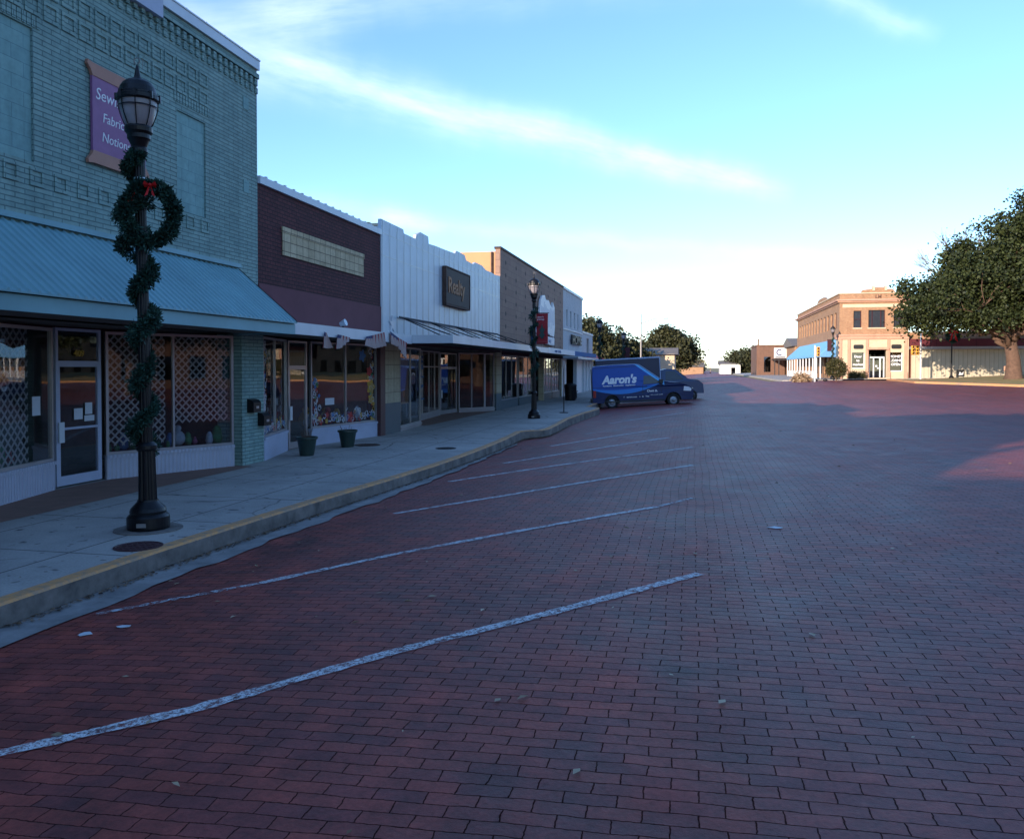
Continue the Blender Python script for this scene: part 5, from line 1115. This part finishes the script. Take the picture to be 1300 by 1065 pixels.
for i, (x, y, h, lb) in enumerate(((11.6, 156, 7.6, 'wooden utility pole beside the brown brick building'),)):
    t_ = thing('utility_pole', (x, y, .6), lb, 'pole'); MB().tube([(x, y, .4), (x, y, h)], [.2, .14], 8).build('pole', 'wood_pole', t_)
    MB().box(x-.5, x-.1, y-.25, y-.22, 2.2, 3.2).build('plate', 'sign_tan', t_)
slp = thing('highway_lamp', (-5.3, 85.9, 0), 'tall pale streetlight pole with a long curved arm beyond the van', 'street lamp')
MB().tube([(-5.3, 85.9, -.1), (-5.3, 85.9, 7.9)], [.11, .07], 10).build('pole', 'galvanised', slp)
MB().tube([(-5.3, 85.9, 6.9), (-4.6, 85.95, 7.15), (-3.9, 86.1, 7.4), (-3.0, 86.3, 7.45)], .04, 6).build('arm', 'galvanised', slp); MB().box(-3.05, -2.5, 86.2, 86.45, 7.36, 7.5).build('head', 'galvanised', slp, bevel=.03)

# ------------------------------------------------------------------ corner building
CX, CY = 15.3, 93.5; X1, Y1 = 22.15, 130.0; Z0 = 1.1
cb = thing('corner_building', (CX, CY, Z0), 'two storey orange brick corner building with pale stone ground floor', 'building')
PYf = lambda u, z, d: (u, CY+d, z)
mb = MB(); fh = [(16.71, 17.5, 6.6, 8.4), (18.2, 19.85, 6.6, 8.45), (20.7, 21.5, 6.6, 8.4)]
grid_wall(mb, PYf, CX, X1, 5.9, 10.2, fh, .25)
sh = [(CY+1.9+i*2.55, CY+3.3+i*2.55, 6.6, 8.35) for i in range(13)]; PXs = lambda u, z, d: (CX+d, u, z)
grid_wall(mb, PXs, CY, Y1, .4, 10.2, sh+[(CY+4.5+i*3.6, CY+6.9+i*3.6, 1.6, 3.6) for i in range(7)], .25)
mb.poly([(X1, CY, 1), (X1, Y1, 1), (X1, Y1, 10.2), (X1, CY, 10.2)]); mb.poly([(CX, Y1, 1), (X1, Y1, 1), (X1, Y1, 10.2), (CX, Y1, 10.2)])
mb.build('wall', 'orange_brick', cb)
MB().box(CX+.2, X1-.05, CY+.2, Y1-.1, 9.4, 9.5).build('roof', 'roof_grey', cb)
for h in fh:
    mb = MB(); mb.box(h[0], h[0]+.07, CY+.16, CY+.22, h[2], h[3]); mb.box(h[1]-.07, h[1], CY+.16, CY+.22, h[2], h[3]); mb.box(h[0]+.07, h[1]-.07, CY+.16, CY+.22, (h[2]+h[3])/2-.03, (h[2]+h[3])/2+.03) if h[1]-h[0] < 1 else (mb.box(h[0]+.36, h[0]+.43, CY+.16, CY+.22, h[2], h[3]), mb.box(h[1]-.43, h[1]-.36, CY+.16, CY+.22, h[2], h[3]))
    wo = mb.build('window', 'dark_fabric', cb); MB().box(h[0], h[1], CY+.23, CY+.25, h[2], h[3]).build('pane', 'far_pane', wo); MB().box(h[0]-.08, h[1]+.08, CY-.06, CY+.02, h[2]-.14, h[2]-.003).build('sill', 'cream_stone', wo); MB().box(h[0], h[1], CY+.5, CY+.52, h[2]+.3, h[3]).build('blind', 'interior', wo)
for h in sh+[(CY+4.5+i*3.6, CY+6.9+i*3.6, 1.6, 3.6) for i in range(7)]:
    mb = MB(); mb.box(CX+.16, CX+.22, h[0], h[0]+.07, h[2], h[3]); mb.box(CX+.16, CX+.22, h[1]-.07, h[1], h[2], h[3]); mb.box(CX+.16, CX+.22, h[0]+.07, h[1]-.07, (h[2]+h[3])/2-.03, (h[2]+h[3])/2+.03); wo = mb.build('window', 'dark_fabric', cb)
    MB().box(CX+.23, CX+.25, h[0], h[1], h[2], h[3]).build('pane', 'far_pane', wo)
mb = MB(); mb.box(CX-.35, X1+.2, CY-.35, CY-.003, 9.45, 9.62); mb.box(CX-.35, CX-.003, CY, Y1+.1, 9.45, 9.62); mb.box(CX-.18, X1+.1, CY-.18, CY-.003, 9.30, 9.447); mb.box(CX-.18, CX-.003, CY, Y1, 9.30, 9.447); mb.build('cornice', 'pink_stone', cb)
mb = MB(); mb.box(CX+.3, X1, CY-.05, CY-.002, 8.75, 9.1); mb.box(CX-.1, X1+.05, CY-.10, CY+.2, 10.203, 10.32); mb.box(CX-.1, CX+.2, CY+.2, Y1, 10.203, 10.32); mb.build('stone_band', 'cream_stone', cb)
MB().prism([(17.4, 10.32), (20.8, 10.32), (20.6, 10.62), (19.9, 10.68), (19.6, 10.86), (18.7, 10.86), (18.4, 10.68), (17.6, 10.62)], lambda u, z, d: (u, CY-.12+d, z), 0, .35).build('pediment', 'orange_brick', cb)
MB().prism([(CY+9, 10.32), (CY+16, 10.32), (CY+14.5, 10.75), (CY+10.5, 10.75)], lambda u, z, d: (CX-.1+d, u, z), 0, .35).build('pediment', 'orange_brick', cb)
for x in (18.55, 19.75): MB().box(x, x+.25, CY-.2, CY+.3, 10.5, 11.0).build('merlon', 'cream_stone', cb)
text('LM', .5, 'brown_brick', cb, (18.85, CY-.02, 9.72), *EY, name='crest_lettering', ext=.02, bold=.02)
# stone ground floor
mb = MB(); gh = [(16.55, 17.82, 2.25, 3.95), (18.15, 20.0, 1.12, 4.25), (20.32, 21.56, 1.95, 3.95)]
grid_wall(mb, lambda u, z, d: (u, CY-.18+d, z), CX-.15, X1, 1.0, 5.35, gh, .5); mb.poly([(CX-.15, CY-.18, .9), (CX-.15, CY+1.2, .9), (CX-.15, CY+1.2, 5.35), (CX-.15, CY-.18, 5.35)]); mb.poly([(CX-.15, CY+1.2, .9), (CX, CY+1.2, .9), (CX, CY+1.2, 5.35), (CX-.15, CY+1.2, 5.35)]); mb.poly([(CX-.15, CY-.18, 5.35), (X1, CY-.18, 5.35), (X1, CY, 5.35), (CX-.15, CY, 5.35)])
mb.build('stone_front', 'cream_stone', cb)
mb = MB(); mb.box(CX-.3, X1+.05, CY-.42, CY-.003, 5.7, 5.88); mb.box(CX-.25, X1, CY-.32, CY-.003, 5.36, 5.695); mb.box(CX-.3, CX-.16, CY, CY+1.3, 5.36, 5.88); mb.build('belt_course', 'pink_stone', cb)
mb = MB()
for x in (CX-.05, 16.1, 17.92, 20.04, 21.72): mb.box(x, x+.26, CY-.30, CY-.182, 1.1, 5.34); mb.box(x-.05, x+.31, CY-.36, CY-.302, 1.05, 1.9)
mb.build('pilaster', 'pink_stone', cb)
mb = MB(); mb.box(18.0, 20.2, CY-.42, CY-.32, 4.25, 4.42); mb.box(18.1, 20.1, CY-.36, CY-.30, 4.42, 4.5); mb.build('door_hood', 'pink_stone', cb)
for (a, b) in ((16.7, 17.7), (20.45, 21.45)):
    y_ = CY-.2; pts = [(a+.1, 4.32), (b-.1, 4.32), (b, 4.42), (b, 4.68), (b-.1, 4.78), (a+.1, 4.78), (a, 4.68), (a, 4.42)]
    ow = MB().prism(pts, lambda u, z, d: (u, y_+d-.02, z), 0, .05).build('oval_grille', 'sign_black', cb)
for i, (h, tx) in enumerate(((gh[0], ('Deer', 'to', 'market')), (gh[2], ('MONEY', 'LOANS', 'OPEN')))):
    mb = MB(); mb.box(h[0], h[1], CY-.03, CY+.03, h[2], h[2]+.08); mb.box(h[0], h[0]+.07, CY-.03, CY+.03, h[2]+.08, h[3]); mb.box(h[1]-.07, h[1], CY-.03, CY+.03, h[2]+.08, h[3]); wo = mb.build('window', 'white_paint', cb)
    MB().box(h[0], h[1], CY+.03, CY+.04, h[2], h[3]).build('pane', 'dark_glass', wo)
    for k, s_ in enumerate(tx): text(s_, .36, 'sign_white', wo, ((h[0]+h[1])/2, CY+.0, h[3]-.55-.42*k), *EY, ext=.004, align='CENTER', bold=.012)
dr = MB(); 
for a, b in ((18.3, 18.42), (18.72, 18.84), (19.36, 19.48), (19.74, 19.86)): dr.box(a, b, CY+.18, CY+.24, 1.3, 3.5)
dr.box(18.3, 19.86, CY+.179, CY+.245, 3.35, 3.5); dr = dr.build('door', 'white_paint', cb); MB().box(18.16, 19.98, CY+.25, CY+.26, 1.2, 4.24).build('door_glass', 'dark_glass', dr); MB().box(18.95, 19.15, CY+.17, CY+.178, 2.4, 2.6).box(19.12, 19.3, CY+.17, CY+.178, 2.2, 2.34).build('notice', 'paper', dr)
MB().box(18.0, 20.2, CY-.9, CY-.31, 1.1, 1.26).build('step', 'cream_stone', cb)
MB().box(CX-.02, X1-.2, CY+1.2, CY+1.3, 1.1, 5.3).build('shop_interior', 'interior', cb)
# blue awning along the side with posts
ba = thing('awning', (13.6, 110, 1.0), 'long light blue awning on white posts along the corner building', 'awning'); a0, a1 = 94.6, 127.0; ox = 13.5
mb = MB(); mb.hexa([(ox, a0, 3.72), (CX-.02, a0, 5.38), (CX-.02, a1, 5.38), (ox, a1, 3.72)], [(ox, a0, 3.77), (CX-.02, a0, 5.43), (CX-.02, a1, 5.43), (ox, a1, 3.77)]); mb.box(ox-.02, ox+.03, a0, a1, 3.5, 3.72); mb.build('canopy', 'sky_blue_cloth', ba)
MB().prism([(ox+.02, 3.5), (CX-.03, 3.5), (CX-.03, 5.36), (ox+.02, 3.74)], lambda u, z, d: (u, a0-.04+d, z), 0, .03).build('end_panel', 'blue_stripe_cloth', ba)
for i in range(12): y = a0+.3+i*2.9; MB().box(ox+.03, ox+.15, y, y+.12, ground(ox, y)+.14, 3.62).build('post', 'white_paint', ba)
pf = thing('railing', (ox, 110, 1), 'low white railing running between the posts of the blue awning', 'railing')
mb = MB()
for z in (1.5, 1.9): mb.box(ox+.06, ox+.1, a0+3.5, a1, z, z+.05)
for i in range(55): y = a0+3.6+i*.52; mb.box(ox+.065, ox+.095, y, y+.05, ground(ox, y)+.14, 1.9)
mb.build('rails', 'white_paint', pf)
# low building with cream panelled wall
lb_ = thing('low_building', (28, CY+.6, 1.2), 'long single storey front with cream ribbed wall and maroon fascia', 'building')
mb = MB(); Yl = CY+.6; mb.box(X1+.01, 46, Yl, Yl+14, .8, 6.0); mb.build('wall', 'orange_brick', lb_)
MB().box(X1+.35, 46, Yl-.12, Yl-.003, 1.2, 4.25).build('ribbed_wall', 'cream_panels', lb_); MB().box(X1+.1, 46, Yl-.5, Yl-.003, 4.55, 5.35).build('fascia', 'fascia_maroon', lb_)
MB().box(X1+.1, 46, Yl-.55, Yl-.003, 4.28, 4.545).build('trim', 'alu_frame', lb_); MB().box(X1+.01, X1+.33, Yl-.25, Yl-.003, 1.1, 4.54).build('pier', 'red_brick', lb_); MB().box(X1, 46, Yl-.1, Yl+.3, 6.003, 6.15).build('coping', 'cream_stone', lb_)
mb = MB(); mb.k = 0
for i in range(12): mb.box(23+i*1.9, 23.03+i*1.9, Yl-.51, Yl-.502, 4.56, 5.34)
mb.build('fascia_joints', 'dark_fabric', lb_)
# things in front of it
def signal(x, y, z0, label, poleh, heads, side):
    t_ = thing('traffic_light', (x, y, z0), label, 'traffic light', 'traffic lights of the crossing'); MB().tube([(x, y, z0), (x, y, z0+poleh)], [.09, .075], 10).build('pole', 'white_paint', t_)
    for hx in heads:
        hh = MB(); hh.box(x+hx-.15, x+hx+.15, y-.2, y+.08, z0+2.5, z0+3.45); ho = hh.build('signal_head', 'traffic_yellow', t_, bevel=.02)
        for k in range(3):
            v_ = MB(); v_.tube([(x+hx, y-.2, z0+2.68+k*.3), (x+hx, y-.36, z0+2.67+k*.3)], .12, 12, False); v_.build('visor', 'traffic_yellow', ho); MB().tube([(x+hx, y-.201, z0+2.68+k*.3), (x+hx, y-.215, z0+2.68+k*.3)], .1, 12).build('lens', 'signal_lens', ho)
        MB().tube([(x, y, z0+3.3), (x+hx*.9, y, z0+3.3)], .03, 6).build('bracket', 'white_paint', t_)
signal(22.4, 89.6, ground(22.4, 89.6)+.1, 'yellow traffic light heads on a tall white pole before the cream wall', 4.9, (-.35, -.75), 1)
signal(11.8, 86.0, ground(11.8, 86)+.0, 'yellow traffic light on a white pole before the blue awning', 3.6, (.3,), 1)
mb = ribbon(MB(), [(20.3, 87.5), (24.5, 87.5)], [(20.3, 88.6), (24.5, 88.6)], .16, skirt=.3); tag(mb.build('traffic_island', 'yellow_kerb'), kind='structure')
sb = thing('sidewalk_sign', (26.3, 90.6, 1.5), 'small black square sign with white mark left of the wreathed lamp', 'sign'); z_ = ground(26.2, 90.6)+.15
MB().box(26.0, 26.75, 90.6, 90.68, z_+.15, z_+.85).build('board', 'sign_black', sb); MB().prism([(26.2, z_+.3), (26.6, z_+.35), (26.65, z_+.7), (26.5, z_+.45), (26.3, z_+.65)], lambda u, z, d: (u, 90.59-d, z), 0, .005).build('mark', 'sign_white', sb); MB().box(26.1, 26.15, 90.61, 90.67, z_-.1, z_+.148).box(26.6, 26.65, 90.61, 90.67, z_-.1, z_+.148).build('leg', 'sign_black', sb)
bn = thing('bench', (31, 90, 1.6), 'small red brown bench on the lawn before the cream wall', 'bench'); z_ = ground(31, 90)+.15
MB().box(30.2, 31.7, 89.8, 90.2, z_+.42, z_+.48).build('seat', 'pink_stone', bn); MB().box(30.2, 31.7, 90.2, 90.26, z_+.5, z_+.95).build('backrest', 'pink_stone', bn)
for x in (30.3, 31.5): MB().box(x, x+.12, 89.85, 90.15, z_-.05, z_+.418).build('leg', 'pink_stone', bn)
# shrubs at the corner
def shrub(name, x, y, z, r, h, n, label, leaf, ls=.12, stem=True, box_=False):
    t_ = thing(name, (x, y, z), label, 'shrub'); rnd = random.Random(int(x*10)); mb = MB()
    for i in range(n):
        d = Vector((rnd.gauss(0, 1), rnd.gauss(0, 1), rnd.gauss(0, 1))).normalized()
        if box_: c = (x+rnd.uniform(-r, r), y+rnd.uniform(-.5, .5), z+rnd.uniform(.1, h))
        else: c = (x+d.x*r*.85, y+d.y*r*.85, z+h+d.z*r*.85)
        leaves(mb, c, .3, 26, ls, rnd)
    mb.build('foliage', leaf, t_)
    if stem: MB().tube([(x, y, z-.1), (x, y, z+h)], [.07, .05], 6).build('stem', 'bark', t_)
shrub('round_shrub', 13.9, 86.5, ground(13.9, 86.5), 1.0, 1.3, 150, 'clipped ball shaped bush before the pale stone front', 'hedge_leaf')
shrub('box_hedge', 16.9, 92.4, 1.1, .8, .75, 60, 'small low clipped hedge left of the stone doorway', 'hedge_leaf', .12, False, True)
shrub('dry_grass_clump', 10.6, 86.5, ground(10.6, 86.5)-.25, .8, .3, 60, 'tan clump of dry ornamental grass at the kerb', 'litter', .25, False)
for i, (x, y) in enumerate(((11.9, 86.2), (12.9, 86.8))):
    st_ = thing('stone_ball', (x, y, ground(x, y)), 'small dark boulder at the kerb '+('near the dry grass clump' if i == 0 else 'beside the ball shaped bush'), 'rock', 'boulders at the corner'); MB().ball((x, y, ground(x, y)+.12), .22, 10, 6, .7).build('rock', 'dark_metal', st_, smooth=True)

# ------------------------------------------------------------------ rows and oaks reflected in shop windows, unseen casters added behind the viewpoint
def block(x0, x1, y0, y1, h, mat, label):
    t_ = thing('brick_building', ((x0+x1)/2, y0, 0), label, 'building'); mb = MB(); mb.box(x0, x1, y0, y1, -.2, h); mb.build('wall', mat, t_)
    MB().box(x0-.15, x1+.15, y0-.15, y1+.15, h+.003, h+.3).build('coping', 'cream_stone', t_); mb = MB(); y = y0+1.5
    while y < y1-2:
        for z in (1.2, 5.0):
            if z+2.2 < h: mb.box(x0-.02, x0+.05, y, y+1.4, z, z+2.2)
        y += 3
    mb.build('windows', 'dark_glass', t_)
    return t_
block(58, 70, -20, 57, 9.0, 'brown_brick', 'plain brown brick row added out of view to darken reflections in the teal shop')  # added out of frame so the shop glass reflects less bright sky
block(58, 70, 60, 112, 9.0, 'orange_brick', 'orange brick row on the far side of the square')
block(-16.4, 9, -40, -24, 10.7, 'red_brick', 'large unseen brick block added behind the viewpoint to shade the road')  # unseen shadow caster, height set by where the road shade ends
block(-36, -16.6, -26.5, -24, 13.8, 'brown_brick', 'thin tall unseen brick block added behind the viewpoint to close a sun gap')  # thin slab added to stop sun leaking onto the left of the road

for i, (x, y, sc_, rz, lb) in enumerate(((41.5, 60, 1.0, 2.0, 'spreading oak on the square, reflected in the shop windows'), (42, 38, .95, 4.0, 'spreading oak across the square from the teal shop'), (40, 15, .95, 1.1, 'spreading oak nearest on the right side of the viewpoint'))):
    c = copy_tree(big); c.location = (x, y, ground(x, y)); c.scale = (sc_,)*3; c.rotation_euler.z = rz; c['label'] = lb; c['group'] = 'oaks round the square'
big['group'] = 'oaks round the square'
for x, y, sd in ((-8.0, -8.6, 31), (2.5, -9.0, 32)):
    tree('shadow_tree', (x, y, .3), 'dense unseen tree added behind the viewpoint to shade the road, '+('on the pavement side' if sd == 31 else 'on the street side'), 'tree', [(0, 0, 10.75, 6.2, 3.6, .9)], 150, 60, .7, .3, (0, 0, 8.6), 'dark_leaf', sd, 'shadow trees added behind the viewpoint', 10, clr=.8)  # unseen crowns added, flattened to cast the shade band across the road
